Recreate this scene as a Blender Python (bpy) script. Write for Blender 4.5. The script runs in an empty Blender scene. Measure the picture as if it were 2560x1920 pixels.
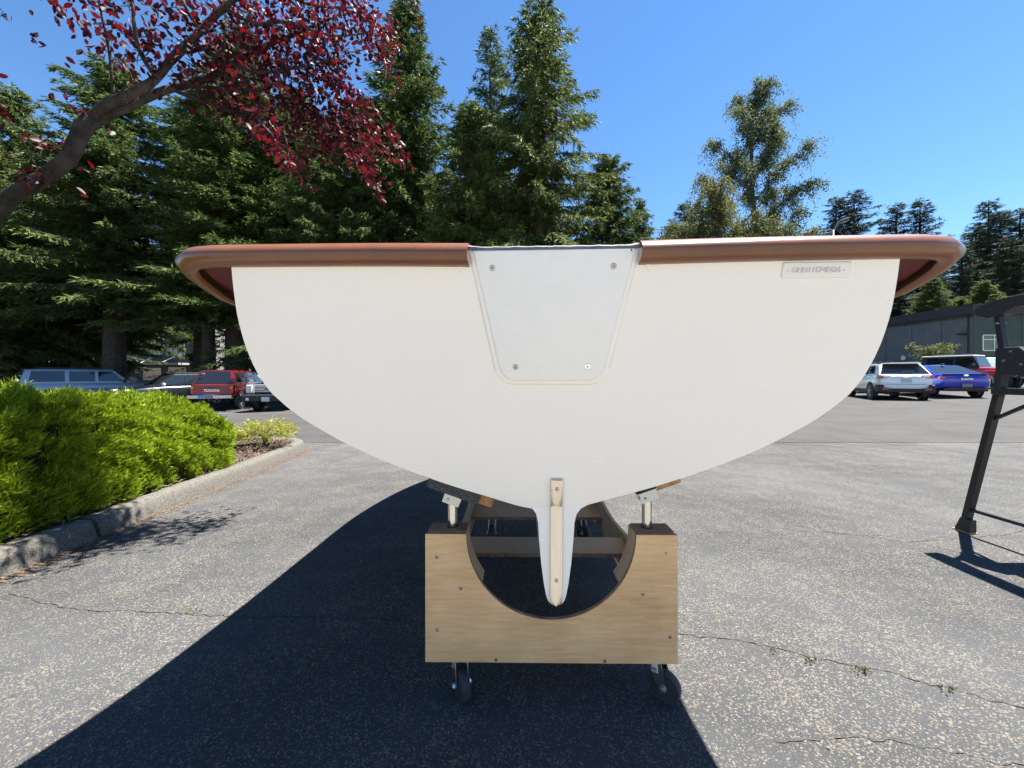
import bpy, bmesh, math, random
import numpy as np
from mathutils import Vector, Matrix

random.seed(7)
RNG = np.random.default_rng(11)
scene = bpy.context.scene
COL = scene.collection
R = math.radians
HCAM = 1.05

# ------------------------------------------------------------------ camera
cd = bpy.data.cameras.new('camera')
cam = bpy.data.objects.new('camera', cd); COL.objects.link(cam)
cam.location = (0, 0, HCAM); cam.rotation_euler = (R(90), 0, 0)
cd.sensor_fit = 'HORIZONTAL'; cd.sensor_width = 36; cd.lens = 36 * 1000 / 2560.0
cd.shift_y = -20 / 2560.0
cd.clip_start = 0.02; cd.clip_end = 3000
scene.camera = cam

# ------------------------------------------------------------------ world, sun, exposure
SUN = Vector((0.39, 0.16, 1.0)).normalized()
elev = math.asin(SUN.z); azim = math.atan2(SUN.x, SUN.y)
w = bpy.data.worlds.new('World'); scene.world = w; w.use_nodes = True
nt = w.node_tree; nt.nodes.clear()
sky = nt.nodes.new('ShaderNodeTexSky'); sky.sky_type = 'NISHITA'; sky.sun_disc = False
sky.sun_elevation = elev; sky.sun_rotation = azim
sky.air_density = 1.0; sky.dust_density = 0.0; sky.ozone_density = 4.5; sky.altitude = 100
bg = nt.nodes.new('ShaderNodeBackground'); bg.inputs[1].default_value = 0.050
wo = nt.nodes.new('ShaderNodeOutputWorld')
hsv = nt.nodes.new('ShaderNodeHueSaturation'); hsv.inputs['Saturation'].default_value = 1.14
nt.links.new(sky.outputs[0], hsv.inputs['Color']); nt.links.new(hsv.outputs[0], bg.inputs[0]); nt.links.new(bg.outputs[0], wo.inputs[0])
sd = bpy.data.lights.new('sun', 'SUN'); sd.energy = 5.0; sd.angle = R(0.53); sd.color = (1, 0.955, 0.88)
sun = bpy.data.objects.new('sun', sd); COL.objects.link(sun)
sun.rotation_euler = SUN.to_track_quat('Z', 'Y').to_euler()
scene.view_settings.view_transform = 'Standard'; scene.view_settings.look = 'None'
scene.view_settings.exposure = 2.2; scene.view_settings.gamma = 1
scene.view_settings.use_curve_mapping = False
scene.render.engine = 'CYCLES'
scene.cycles.use_adaptive_sampling = True; scene.cycles.adaptive_threshold = 0.02
scene.cycles.max_bounces = 5; scene.cycles.diffuse_bounces = 2; scene.cycles.glossy_bounces = 3; scene.cycles.transmission_bounces = 3; scene.cycles.transparent_max_bounces = 4

# ------------------------------------------------------------------ materials
MATS = {}
def mat(name, col, rough=0.6, metal=0.0, var=0.0, vscale=5.0, bump=0.0, bscale=40.0, coat=0.0, spec=0.5,
        col2=None, trans=0.0, island=0.0, stretch=None, tcol=None):
    """Principled material; var/col2 mix colour by noise, bump = fine relief, island = random colour per piece."""
    if name in MATS: return MATS[name]
    m = bpy.data.materials.new(name); m.use_nodes = True; MATS[name] = m
    t = m.node_tree; N = t.nodes; Lk = t.links
    p = N['Principled BSDF']; out = N['Material Output']
    p.inputs['Roughness'].default_value = rough; p.inputs['Metallic'].default_value = metal
    p.inputs['Specular IOR Level'].default_value = spec
    if coat: p.inputs['Coat Weight'].default_value = coat; p.inputs['Coat Roughness'].default_value = 0.04
    c = (*col, 1); p.inputs['Base Color'].default_value = c
    tc = N.new('ShaderNodeTexCoord'); src = tc.outputs['Object']
    if stretch:
        mp = N.new('ShaderNodeMapping'); mp.inputs['Scale'].default_value = stretch
        Lk.new(src, mp.inputs[0]); src = mp.outputs[0]
    colsock = None
    if col2 is not None:
        mx = N.new('ShaderNodeMix'); mx.data_type = 'RGBA'
        mx.inputs[6].default_value = c; mx.inputs[7].default_value = (*col2, 1)
        if island:
            g = N.new('ShaderNodeNewGeometry'); Lk.new(g.outputs['Random Per Island'], mx.inputs[0])
        else:
            n = N.new('ShaderNodeTexNoise'); n.inputs['Scale'].default_value = vscale
            n.inputs['Detail'].default_value = 6; n.inputs['Roughness'].default_value = 0.65
            Lk.new(src, n.inputs['Vector'])
            rp = N.new('ShaderNodeMapRange'); rp.inputs[1].default_value = 0.5 - 0.5 / max(var, 0.01) * 0.25
            rp.inputs[2].default_value = 0.5 + 0.5 / max(var, 0.01) * 0.25
            Lk.new(n.outputs[0], rp.inputs[0]); Lk.new(rp.outputs[0], mx.inputs[0])
        colsock = mx.outputs[2]; Lk.new(colsock, p.inputs['Base Color'])
    if bump:
        n2 = N.new('ShaderNodeTexNoise'); n2.inputs['Scale'].default_value = bscale; n2.inputs['Detail'].default_value = 4
        Lk.new(src, n2.inputs['Vector'])
        b = N.new('ShaderNodeBump'); b.inputs['Strength'].default_value = bump; b.inputs['Distance'].default_value = 0.02
        Lk.new(n2.outputs[0], b.inputs['Height']); Lk.new(b.outputs[0], p.inputs['Normal'])
    if trans:
        tr = N.new('ShaderNodeBsdfTranslucent'); tr.inputs[0].default_value = (*(tcol or col), 1)
        ms = N.new('ShaderNodeMixShader'); ms.inputs[0].default_value = trans
        if tcol is None and colsock: Lk.new(colsock, tr.inputs[0])
        Lk.new(p.outputs[0], ms.inputs[1]); Lk.new(tr.outputs[0], ms.inputs[2]); Lk.new(ms.outputs[0], out.inputs[0])
    return m

def asphalt_mat(name, dark, mid, light, cell, pale_amt, blotch, bumpd):
    m = bpy.data.materials.new(name); m.use_nodes = True
    t = m.node_tree; N = t.nodes; Lk = t.links; p = N['Principled BSDF']
    p.inputs['Roughness'].default_value = 0.85; p.inputs['Specular IOR Level'].default_value = 0.15
    tc = N.new('ShaderNodeTexCoord')
    def noise(s, d=4, r=0.6):
        n = N.new('ShaderNodeTexNoise'); n.inputs['Scale'].default_value = s; n.inputs['Detail'].default_value = d
        n.inputs['Roughness'].default_value = r; Lk.new(tc.outputs['Object'], n.inputs['Vector']); return n
    # stones of the aggregate: distorted voronoi cells, each with a random lightness
    nz = noise(cell * 0.6, 2)
    va = N.new('ShaderNodeVectorMath'); va.operation = 'MULTIPLY_ADD'
    Lk.new(nz.outputs['Color'], va.inputs[0]); va.inputs[1].default_value = (0.6 / cell,) * 3
    Lk.new(tc.outputs['Object'], va.inputs[2])
    v = N.new('ShaderNodeTexVoronoi'); v.inputs['Scale'].default_value = cell; Lk.new(va.outputs[0], v.inputs['Vector'])
    sep = N.new('ShaderNodeSeparateColor'); Lk.new(v.outputs['Color'], sep.inputs[0])
    big = noise(0.55, 3, 0.7); mid_n = noise(3.5, 4, 0.75); fine = noise(cell * 1.6, 2)
    # pale stones where random > threshold, threshold shifts with patches of wear
    th = N.new('ShaderNodeMath'); th.operation = 'MULTIPLY_ADD'
    Lk.new(mid_n.outputs[0], th.inputs[0]); th.inputs[1].default_value = blotch; Lk.new(sep.outputs[0], th.inputs[2])
    rp = N.new('ShaderNodeMapRange'); rp.inputs[1].default_value = 1.0 - pale_amt + blotch * 0.5
    rp.inputs[2].default_value = rp.inputs[1].default_value + 0.16
    Lk.new(th.outputs[0], rp.inputs[0])
    m1 = N.new('ShaderNodeMix'); m1.data_type = 'RGBA'; m1.inputs[6].default_value = (*dark, 1); m1.inputs[7].default_value = (*mid, 1)
    r1 = N.new('ShaderNodeMapRange'); r1.inputs[1].default_value = 0.3; r1.inputs[2].default_value = 0.62
    ad = N.new('ShaderNodeMath'); ad.operation = 'MULTIPLY_ADD'; ad.inputs[1].default_value = 0.5
    hf = N.new('ShaderNodeMath'); hf.operation = 'MULTIPLY'; hf.inputs[1].default_value = 0.5; Lk.new(big.outputs[0], hf.inputs[0])
    Lk.new(fine.outputs[0], ad.inputs[0]); Lk.new(hf.outputs[0], ad.inputs[2])
    Lk.new(ad.outputs[0], r1.inputs[0]); Lk.new(r1.outputs[0], m1.inputs[0])
    m2 = N.new('ShaderNodeMix'); m2.data_type = 'RGBA'; Lk.new(rp.outputs[0], m2.inputs[0]); Lk.new(m1.outputs[2], m2.inputs[6])
    # stone tint warm to neutral
    m3 = N.new('ShaderNodeMix'); m3.data_type = 'RGBA'; Lk.new(sep.outputs[1], m3.inputs[0])
    m3.inputs[6].default_value = (*light, 1); m3.inputs[7].default_value = (light[0] * 0.8, light[1] * 0.7, light[2] * 0.5, 1)
    Lk.new(m3.outputs[2], m2.inputs[7])
    # stains
    st = noise(0.9, 4, 0.7); rs = N.new('ShaderNodeMapRange'); rs.inputs[1].default_value = 0.42; rs.inputs[2].default_value = 0.7
    rs.inputs[3].default_value = 1.0; rs.inputs[4].default_value = 0.72; Lk.new(st.outputs[0], rs.inputs[0])
    m4 = N.new('ShaderNodeMix'); m4.data_type = 'RGBA'; m4.blend_type = 'MULTIPLY'; m4.inputs[0].default_value = 1
    Lk.new(m2.outputs[2], m4.inputs[6]); Lk.new(rs.outputs[0], m4.inputs[7])
    Lk.new(m4.outputs[2], p.inputs['Base Color'])
    b = N.new('ShaderNodeBump'); b.inputs['Strength'].default_value = 0.9; b.inputs['Distance'].default_value = bumpd
    hh = N.new('ShaderNodeMath'); hh.operation = 'MULTIPLY_ADD'; hh.inputs[1].default_value = -1.0
    Lk.new(v.outputs['Distance'], hh.inputs[0]); Lk.new(fine.outputs[0], hh.inputs[2])
    Lk.new(hh.outputs[0], b.inputs['Height']); Lk.new(b.outputs[0], p.inputs['Normal'])
    MATS[name] = m
    return m

def wood_mat(name, c1, c2, along='X', rough=0.6):
    m = bpy.data.materials.new(name); m.use_nodes = True; MATS[name] = m
    t = m.node_tree; N = t.nodes; Lk = t.links; p = N['Principled BSDF']; p.inputs['Roughness'].default_value = rough
    p.inputs['Specular IOR Level'].default_value = 0.3
    tc = N.new('ShaderNodeTexCoord'); mp = N.new('ShaderNodeMapping')
    mp.inputs['Scale'].default_value = (2.5, 28, 28) if along == 'X' else (28, 2.5, 28)
    Lk.new(tc.outputs['Object'], mp.inputs[0])
    n = N.new('ShaderNodeTexNoise'); n.inputs['Scale'].default_value = 3.2; n.inputs['Detail'].default_value = 8
    n.inputs['Roughness'].default_value = 0.7; n.inputs['Distortion'].default_value = 0.5; Lk.new(mp.outputs[0], n.inputs[0])
    n2 = N.new('ShaderNodeTexNoise'); n2.inputs['Scale'].default_value = 5; n2.inputs['Detail'].default_value = 5; Lk.new(tc.outputs['Object'], n2.inputs[0])
    a = N.new('ShaderNodeMath'); a.operation = 'MULTIPLY_ADD'; a.inputs[1].default_value = 0.5
    h = N.new('ShaderNodeMath'); h.operation = 'MULTIPLY'; h.inputs[1].default_value = 0.5; Lk.new(n2.outputs[0], h.inputs[0])
    Lk.new(n.outputs[0], a.inputs[0]); Lk.new(h.outputs[0], a.inputs[2])
    r = N.new('ShaderNodeMapRange'); r.inputs[1].default_value = 0.33; r.inputs[2].default_value = 0.66; Lk.new(a.outputs[0], r.inputs[0])
    mx = N.new('ShaderNodeMix'); mx.data_type = 'RGBA'; mx.inputs[6].default_value = (*c1, 1); mx.inputs[7].default_value = (*c2, 1)
    Lk.new(r.outputs[0], mx.inputs[0]); Lk.new(mx.outputs[2], p.inputs['Base Color'])
    b = N.new('ShaderNodeBump'); b.inputs['Strength'].default_value = 0.12; b.inputs['Distance'].default_value = 0.004
    Lk.new(n.outputs[0], b.inputs['Height']); Lk.new(b.outputs[0], p.inputs['Normal'])
    return m

# ------------------------------------------------------------------ mesh helpers
class MB:
    """collects vertices and faces of one part"""
    def __init__(s): s.v = []; s.f = []
    def add(s, vs, fs):
        o = len(s.v); s.v.extend([tuple(map(float, p)) for p in vs]); s.f.extend([tuple(o + i for i in q) for q in fs]); return s
    def box(s, c, d, rot=None):
        x, y, z = d[0] / 2, d[1] / 2, d[2] / 2
        vs = [Vector(p) for p in ((-x,-y,-z),(x,-y,-z),(x,y,-z),(-x,y,-z),(-x,-y,z),(x,-y,z),(x,y,z),(-x,y,z))]
        if rot is not None: vs = [rot @ p for p in vs]
        vs = [p + Vector(c) for p in vs]
        return s.add(vs, [(0,3,2,1),(4,5,6,7),(0,1,5,4),(1,2,6,5),(2,3,7,6),(3,0,4,7)])
    def bar(s, a, b, wd, ht, up=(0, 0, 1)):
        a = Vector(a); b = Vector(b); d = b - a; L = d.length; d.normalize()
        x = d.cross(Vector(up)); x = x.normalized() if x.length > 1e-4 else Vector((1, 0, 0)); z = x.cross(d)
        rot = Matrix((x, d, z)).transposed()
        return s.box((a + b) / 2, (wd, L, ht), rot)
    def tube(s, pts, rad, n=8, cap=True):
        pts = [Vector(p) for p in pts]; m = len(pts)
        if not hasattr(rad, '__len__'): rad = [rad] * m
        o = len(s.v); prev = None
        for i, p in enumerate(pts):
            t = (pts[min(i + 1, m - 1)] - pts[max(i - 1, 0)]).normalized()
            if prev is None:
                a = Vector((0, 0, 1)) if abs(t.z) < 0.9 else Vector((1, 0, 0)); x = t.cross(a).normalized()
            else:
                x = (prev - t * prev.dot(t)).normalized()
            prev = x; y = t.cross(x)
            for k in range(n):
                q = p + (x * math.cos(2 * math.pi * k / n) + y * math.sin(2 * math.pi * k / n)) * rad[i]; s.v.append(tuple(q))
        for i in range(m - 1):
            for k in range(n):
                k2 = (k + 1) % n; s.f.append((o + i * n + k, o + i * n + k2, o + (i + 1) * n + k2, o + (i + 1) * n + k))
        if cap: s.f.append(tuple(o + k for k in range(n))[::-1]); s.f.append(tuple(o + (m - 1) * n + k for k in range(n)))
        return s
    def prism(s, poly, y0, y1):
        """polygon in x,z extruded along y"""
        n = len(poly); vs = [(p[0], y0, p[1]) for p in poly] + [(p[0], y1, p[1]) for p in poly]
        fs = [tuple(range(n)), tuple(range(2 * n - 1, n - 1, -1))] + [(i, n + i, n + (i + 1) % n, (i + 1) % n) for i in range(n)]
        return s.add(vs, fs)
    def loft(s, rings, cap=True, closed=True):
        n = len(rings[0]); o = len(s.v)
        for r in rings: s.v.extend([tuple(map(float, p)) for p in r])
        for i in range(len(rings) - 1):
            for k in range(n if closed else n - 1):
                k2 = (k + 1) % n; s.f.append((o + i * n + k, o + i * n + k2, o + (i + 1) * n + k2, o + (i + 1) * n + k))
        if cap:
            s.f.append(tuple(o + k for k in range(n))[::-1]); e = o + (len(rings) - 1) * n; s.f.append(tuple(e + k for k in range(n)))
        return s
    def lathe(s, prof, n=24, axis='Y', c=(0, 0, 0), closed=True):
        """profile (radius, along axis) revolved"""
        rings = []
        for k in range(n):
            a = 2 * math.pi * k / n; r = []
            for (rr, h) in prof:
                p = {'Y': (rr * math.cos(a), h, rr * math.sin(a)), 'Z': (rr * math.cos(a), rr * math.sin(a), h), 'X': (h, rr * math.cos(a), rr * math.sin(a))}[axis]
                r.append((p[0] + c[0], p[1] + c[1], p[2] + c[2]))
            rings.append(r)
        rings.append(rings[0]); return s.loft(rings, cap=False, closed=closed)
    def obj(s, name, m, parent=None, bevel=0, seg=2, smooth=False, fix=True):
        me = bpy.data.meshes.new(name); me.from_pydata(s.v, [], s.f)
        if bevel or fix:
            bm = bmesh.new(); bm.from_mesh(me)
            if fix: bmesh.ops.remove_doubles(bm, verts=bm.verts, dist=1e-6); bmesh.ops.recalc_face_normals(bm, faces=bm.faces)
            if bevel:
                es = [e for e in bm.edges if len(e.link_faces) == 2 and e.calc_face_angle(0) > 0.5]
                bmesh.ops.bevel(bm, geom=es, offset=bevel, segments=seg, affect='EDGES', profile=0.5, clamp_overlap=True)
            bm.to_mesh(me); bm.free()
        me.update()
        return link(name, me, m, parent, smooth)

def link(name, me, m, parent=None, smooth=False):
    if m is not None:
        me.materials.clear(); me.materials.append(m)
    if smooth is True: me.shade_smooth()
    elif smooth:
        me.shade_smooth(); me.set_sharp_from_angle(angle=R(smooth))
    o = bpy.data.objects.new(name, me); COL.objects.link(o)
    if parent is not None: o.parent = parent
    return o

def np_mesh(name, verts, faces, smooth=False):
    """verts (n,3), faces (m,k) numpy"""
    me = bpy.data.meshes.new(name); nv = len(verts); nf, k = faces.shape
    me.vertices.add(nv); me.vertices.foreach_set('co', np.asarray(verts, np.float32).ravel())
    me.loops.add(nf * k); me.loops.foreach_set('vertex_index', faces.astype(np.int32).ravel())
    me.polygons.add(nf); me.polygons.foreach_set('loop_start', np.arange(0, nf * k, k, dtype=np.int32))
    me.polygons.foreach_set('loop_total', np.full(nf, k, np.int32))
    if smooth: me.polygons.foreach_set('use_smooth', np.ones(nf, bool))
    me.update(calc_edges=True); return me

def empty(name, loc=(0, 0, 0), rz=0.0):
    o = bpy.data.objects.new(name, None); COL.objects.link(o); o.location = loc; o.rotation_euler = (0, 0, rz); return o
def tag(o, label=None, cat=None, group=None, kind=None):
    if label: o['label'] = label
    if cat: o['category'] = cat
    if group: o['group'] = group
    if kind: o['kind'] = kind
    return o
def text_mesh(txt, size, depth, name):
    c = bpy.data.curves.new(name, 'FONT'); c.body = txt; c.size = size; c.extrude = depth; c.offset = size * 0.012; c.align_x = 'CENTER'; c.align_y = 'CENTER'
    o = bpy.data.objects.new(name, c); COL.objects.link(o)
    dg = bpy.context.evaluated_depsgraph_get(); me = bpy.data.meshes.new_from_object(o.evaluated_get(dg))
    bpy.data.objects.remove(o); return me

# ------------------------------------------------------------------ ground
def smooth(a, b, x): t = np.clip((x - a) / (b - a), 0, 1); return t * t * (3 - 2 * t)
def gz(x, y):
    """height of the lot: level near the boat, falling to the left rear, rising to the right rear"""
    x = np.asarray(x, float); y = np.asarray(y, float)
    s = smooth(6.4, 16.5, y)
    fx = np.interp(x, [-40, -16, -11, -4, 4, 12, 17, 20, 26, 34, 45, 80], [-0.6, -0.42, -0.47, -0.2, 0, 0.0, 0.04, 0.14, 0.38, 0.85, 1.0, 1.0])
    return s * fx
def sheet(name, xs, ys, dz, m, kind='structure', hole=None):
    X, Y = np.meshgrid(xs, ys); Z = gz(X, Y) + dz
    v = np.stack([X, Y, Z], -1).reshape(-1, 3); nx, ny = len(xs), len(ys)
    i = np.arange(nx * ny).reshape(ny, nx)
    f = np.stack([i[:-1, :-1], i[:-1, 1:], i[1:, 1:], i[1:, :-1]], -1).reshape(-1, 4)
    o = link(name, np_mesh(name, v, f, True), m); o['kind'] = kind; return o
xs = np.concatenate([[-900, -300, -120, -70], np.arange(-50, 60, 1.5), [70, 100, 200, 500, 900]])
ys = np.concatenate([[-60, -20, -8], np.arange(-3, 8, 0.5), np.arange(8, 70, 1.5), [80, 120, 250, 600, 1500]])
M_ASPH = asphalt_mat('weathered asphalt', (0.028, 0.030, 0.033), (0.078, 0.080, 0.084), (0.19, 0.18, 0.165), 225, 0.25, 0.8, 0.004)
M_ROAD = asphalt_mat('newer asphalt', (0.042, 0.042, 0.042), (0.056, 0.055, 0.054), (0.10, 0.097, 0.092), 90, 0.12, 0.2, 0.003)
sheet('parking_lot', xs, ys, 0.0, M_ASPH)
sheet('road', np.concatenate([np.arange(-50, 60, 1.5)]), np.concatenate([[6.3], np.arange(7, 64, 1.0)]), 0.004, M_ROAD)
M_SOIL = mat('bark soil', (0.03, 0.019, 0.013), 0.95, col2=(0.075, 0.05, 0.033), var=1.0, vscale=30, bump=0.8, bscale=60)
sheet('forest_floor', np.arange(-50, 11, 1.5), np.concatenate([[22.4], np.arange(23.5, 70, 2.0)]), 0.012, M_SOIL)
M_GRASSG = mat('mown grass', (0.05, 0.10, 0.015), 0.9, col2=(0.10, 0.16, 0.025), var=1.0, vscale=8, bump=0.5, bscale=90)
sheet('lawn', np.arange(36, 62, 1.0), np.arange(25, 34.5, 1.0), 0.02, M_GRASSG)

M_BOUNCE = mat('bounce apron concrete', (0.155, 0.142, 0.125), 0.9, col2=(0.19, 0.176, 0.155), var=0.8, vscale=3, bump=0.2, bscale=60)
sheet('added_bounce_apron', np.linspace(-8, 8, 9), np.linspace(-16, 0.62, 12), 0.008, M_BOUNCE)  # unseen slab, invented to bounce daylight onto the shaded transom
# cracks in the old asphalt with weeds
M_CRACK = mat('crack dirt', (0.022, 0.018, 0.015), 0.95, col2=(0.075, 0.062, 0.048), var=1.0, vscale=60)
def crack(pts, wid):
    P = [np.array(p, float) for p in pts]; out = []
    for a, b in zip(P[:-1], P[1:]):
        n = max(2, int(np.linalg.norm(b - a) / 0.018))
        for k in range(n): out.append(a + (b - a) * k / n)
    out = np.array(out + [P[-1]]); n = len(out)
    j = np.cumsum(RNG.normal(0, 0.0045, (n, 2)), 0); j -= np.linspace(0, 1, n)[:, None] * j[-1]
    out = out + j + RNG.normal(0, 0.0022, (n, 2))
    t = np.gradient(out, axis=0); t /= np.linalg.norm(t, axis=1)[:, None] + 1e-9; nn = np.stack([-t[:, 1], t[:, 0]], 1)
    wv = wid * np.clip(0.45 + RNG.gamma(1.2, 0.5, n), 0.2, 2.2)[:, None]; wv[0] = wv[-1] = wid * 0.1
    v = np.zeros((2 * n, 3)); v[0::2, :2] = out + nn * wv / 2; v[1::2, :2] = out - nn * wv / 2; v[:, 2] = 0.003
    i = np.arange(n - 1) * 2; f = np.stack([i, i + 1, i + 3, i + 2], 1)
    o = link('pavement_crack', np_mesh('pavement_crack', v, f), M_CRACK); return tag(o, kind='stuff')
crack([(-2.45, 1.93), (-1.9, 1.82), (-1.4, 1.78), (-0.4, 1.72), (0.6, 1.62), (0.9, 1.56), (1.35, 1.38), (1.75, 1.20), (2.4, 1.0)], 0.0042)
crack([(1.3, 3.9), (1.7, 3.1), (2.1, 2.78), (2.5, 2.62), (3.1, 2.68), (4.4, 2.9)], 0.0034)
crack([(2.5, 2.62), (2.75, 2.2), (3.2, 1.75), (3.7, 1.3)], 0.0042)
crack([(1.9, 5.2), (3.2, 4.8), (4.6, 4.45), (6.5, 4.2)], 0.0042)
crack([(4.2, 4.6), (5.0, 4.05), (6.4, 3.7)], 0.0034)
crack([(1.55, 2.85), (2.0, 2.72), (2.5, 2.62)], 0.0034)
crack([(0.75, 1.15), (1.1, 1.12), (1.6, 1.02)], 0.0026)

# ------------------------------------------------------------------ kerb and planting bed
M_CONC = mat('kerb concrete', (0.042, 0.039, 0.033), 0.9, col2=(0.125, 0.116, 0.10), var=1.0, vscale=90, bump=0.35, bscale=220)
kp = [(-2.62, -1.0), (-2.63, 1.0), (-2.64, 2.28), (-2.664, 2.61), (-2.716, 3.21), (-2.749, 4.13), (-2.825, 5.07), (-2.90, 5.6), (-3.02, 5.88), (-3.25, 6.03), (-3.7, 6.1), (-5.0, 6.16), (-8.0, 6.2)]
def resample(P, step):
    P = np.array(P, float); d = np.concatenate([[0], np.cumsum(np.linalg.norm(np.diff(P, axis=0), axis=1))])
    n = max(2, int(d[-1] / step) + 1); t = np.linspace(0, d[-1], n)
    return np.stack([np.interp(t, d, P[:, i]) for i in range(P.shape[1])], 1), t
def smooth_path(P, it=2):
    P = np.array(P, float)
    for _ in range(it):
        Q = [P[0]]
        for a, b in zip(P[:-1], P[1:]): Q += [0.75 * a + 0.25 * b, 0.25 * a + 0.75 * b]
        P = np.array(Q + [P[-1]])
    return P
KP, KT = resample(smooth_path(kp), 0.03)
kt = np.gradient(KP, axis=0); kt /= np.linalg.norm(kt, axis=1)[:, None]; kn = np.stack([-kt[:, 1], kt[:, 0]], 1)  # to the bed side
prof = [(0.0, -0.02), (0.006, 0.02), (0.025, 0.085), (0.035, 0.108), (0.052, 0.124), (0.075, 0.130), (0.14, 0.128), (0.165, 0.118), (0.17, -0.02)]
kerb = tag(empty('kerb', (0, 0, 0)), kind='structure')
s_joint = KT[np.argmin(abs(KP[:, 1] - 2.61))]
cuts = [0.0, s_joint, s_joint + 3.05, KT[-1]]
for a, b in zip(cuts[:-1], cuts[1:]):
    idx = np.where((KT >= a - 0.02) & (KT <= b - 0.004))[0]
    rings = []
    for q, i in enumerate(idx):
        sh = 0.003 if q in (0, len(idx) - 1) else 0
        rings.append([(KP[i, 0] + kn[i, 0] * (n + sh * (0.085 - n) / 0.085) , KP[i, 1] + kn[i, 1] * (n + sh * (0.085 - n) / 0.085), z - sh + 0.0025 * math.sin(i * 0.9 + n * 40)) for n, z in prof])
    MB().loft(rings).obj('kerb_stone', M_CONC, kerb, smooth=40)
# bed soil, slightly mounded sheet behind the kerb
inner = KP + kn * 0.165
bx = []; X0 = -9.0
ring = [(p[0], p[1]) for p in inner[::4]]
rows = []
for p in ring: rows.append([(p[0] + (X0 - p[0]) * f if True else 0, p[1] if p[1] < 5.9 else p[1], 0.10 + 0.05 * math.sin(min(f * 6, 1.57)) * (1 if f > 0 else 0)) for f in (0, 0.02, 0.06, 0.15, 0.4, 1.0)])
mb = MB(); mb.loft(rows, cap=False, closed=False)
tag(mb.obj('planting_bed', M_SOIL, smooth=True), kind='structure')

# bark chips, needles and litter
def scatter_quads(name, pos, ln, wd, m, flat=0.35, parent=None):
    n = len(pos); a = RNG.uniform(0, 2 * np.pi, n); t = RNG.normal(0, flat, n)
    d = np.stack([np.cos(a) * np.cos(t), np.sin(a) * np.cos(t), np.sin(t)], 1); s = np.stack([-np.sin(a), np.cos(a), RNG.normal(0, flat, n)], 1)
    l = (ln * RNG.uniform(0.5, 1.3, n))[:, None]; ww = (wd * RNG.uniform(0.6, 1.4, n))[:, None]
    v = np.stack([pos - d * l / 2 - s * ww / 2, pos + d * l / 2 - s * ww / 2, pos + d * l / 2 + s * ww / 2, pos - d * l / 2 + s * ww / 2], 1).reshape(-1, 3)
    f = np.arange(4 * n).reshape(n, 4); o = link(name, np_mesh(name, v, f), m, parent); o['kind'] = 'stuff'; return o
M_CHIP = mat('bark chips', (0.030, 0.017, 0.011), 0.9, col2=(0.14, 0.088, 0.06), island=1)
n = 9000; i = RNG.integers(8, len(KP) - 40, n); d = RNG.uniform(0.15, 0.95, n) ** 1.0
pos = np.stack([KP[i, 0] + kn[i, 0] * d, KP[i, 1] + kn[i, 1] * d, 0.125 + RNG.uniform(0, 0.02, n)], 1)
tag(scatter_quads('bark_mulch', pos, 0.035, 0.012, M_CHIP), 'brown bark mulch in the planting bed behind the kerb', 'mulch')
n = 5200; i = RNG.integers(4, np.searchsorted(KP[:, 1], 5.9), n); d = -np.abs(RNG.gamma(1.3, 0.022, n))
pos = np.stack([KP[i, 0] + kn[i, 0] * d, KP[i, 1] + kn[i, 1] * d, 0.005 + RNG.uniform(0, 0.006, n)], 1)
M_NEED = mat('dead needles', (0.10, 0.055, 0.032), 0.9, col2=(0.21, 0.14, 0.09), island=1)
tag(scatter_quads('needle_litter', pos, 0.022, 0.003, M_NEED, 0.12), 'reddish brown needle litter lying along the foot of the kerb', 'litter')
M_WEED = mat('crack weeds', (0.07, 0.08, 0.025), 0.8, col2=(0.16, 0.145, 0.06), island=1, trans=0.25)
for (wx, wy, wr, wn, lb) in ((-1.41, 1.775, 0.028, 60, 'small yellow green weed tuft in the asphalt crack left of the shadow'), (1.10, 1.465, 0.022, 50, 'low weed tuft in the asphalt crack nearest the cradle'), (1.0, 1.52, 0.02, 26, 'thin faded weed sprig in the asphalt crack beside the cradle'), (1.24, 1.42, 0.03, 80, 'mossy weed streak in the middle of the right asphalt crack'),
                        (1.45, 1.33, 0.025, 60, 'small mossy weed tuft farthest right along the front asphalt crack'), (2.13, 2.765, 0.04, 60, 'tiny weed tuft where two asphalt cracks meet behind the cradle')):
    wn = wn // 3; wr *= 0.7; a = RNG.uniform(0, 6.28, wn); rr = wr * np.sqrt(RNG.uniform(0, 1, wn))
    base = np.stack([np.cos(a) * rr * 1.7, np.sin(a) * rr * 0.6, np.full(wn, 0.001)], 1)
    d = np.stack([RNG.normal(0, 0.5, wn), RNG.normal(0, 0.5, wn), RNG.uniform(0.3, 1, wn)], 1); d /= np.linalg.norm(d, axis=1)[:, None]
    l = RNG.uniform(0.008, 0.022, wn)[:, None]; sd_ = np.cross(d, RNG.normal(0, 1, (wn, 3))); sd_ /= np.linalg.norm(sd_, axis=1)[:, None]
    v = np.stack([base - sd_ * 0.0015, base + d * l * 0.5 + sd_ * 0.003, base + d * l, base + d * l * 0.5 - sd_ * 0.003], 1).reshape(-1, 3)
    o = link('weed_tuft', np_mesh('weed_tuft', v, np.arange(4 * wn).reshape(wn, 4)), M_WEED); o.location = (wx, wy, 0.004)
    tag(o, lb, 'weed', 'weeds in the asphalt cracks')
# litter specks on the open asphalt
n = 900; pos = np.stack([RNG.uniform(-2.5, 4.5, n), RNG.uniform(1.0, 6, n), np.full(n, 0.004)], 1)
tag(scatter_quads('grit', pos, 0.007, 0.004, mat('grit', (0.03, 0.022, 0.018), 0.9, col2=(0.17, 0.14, 0.10), island=1), 0.1), 'scattered grit and leaf bits on the open asphalt', 'litter')

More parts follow.
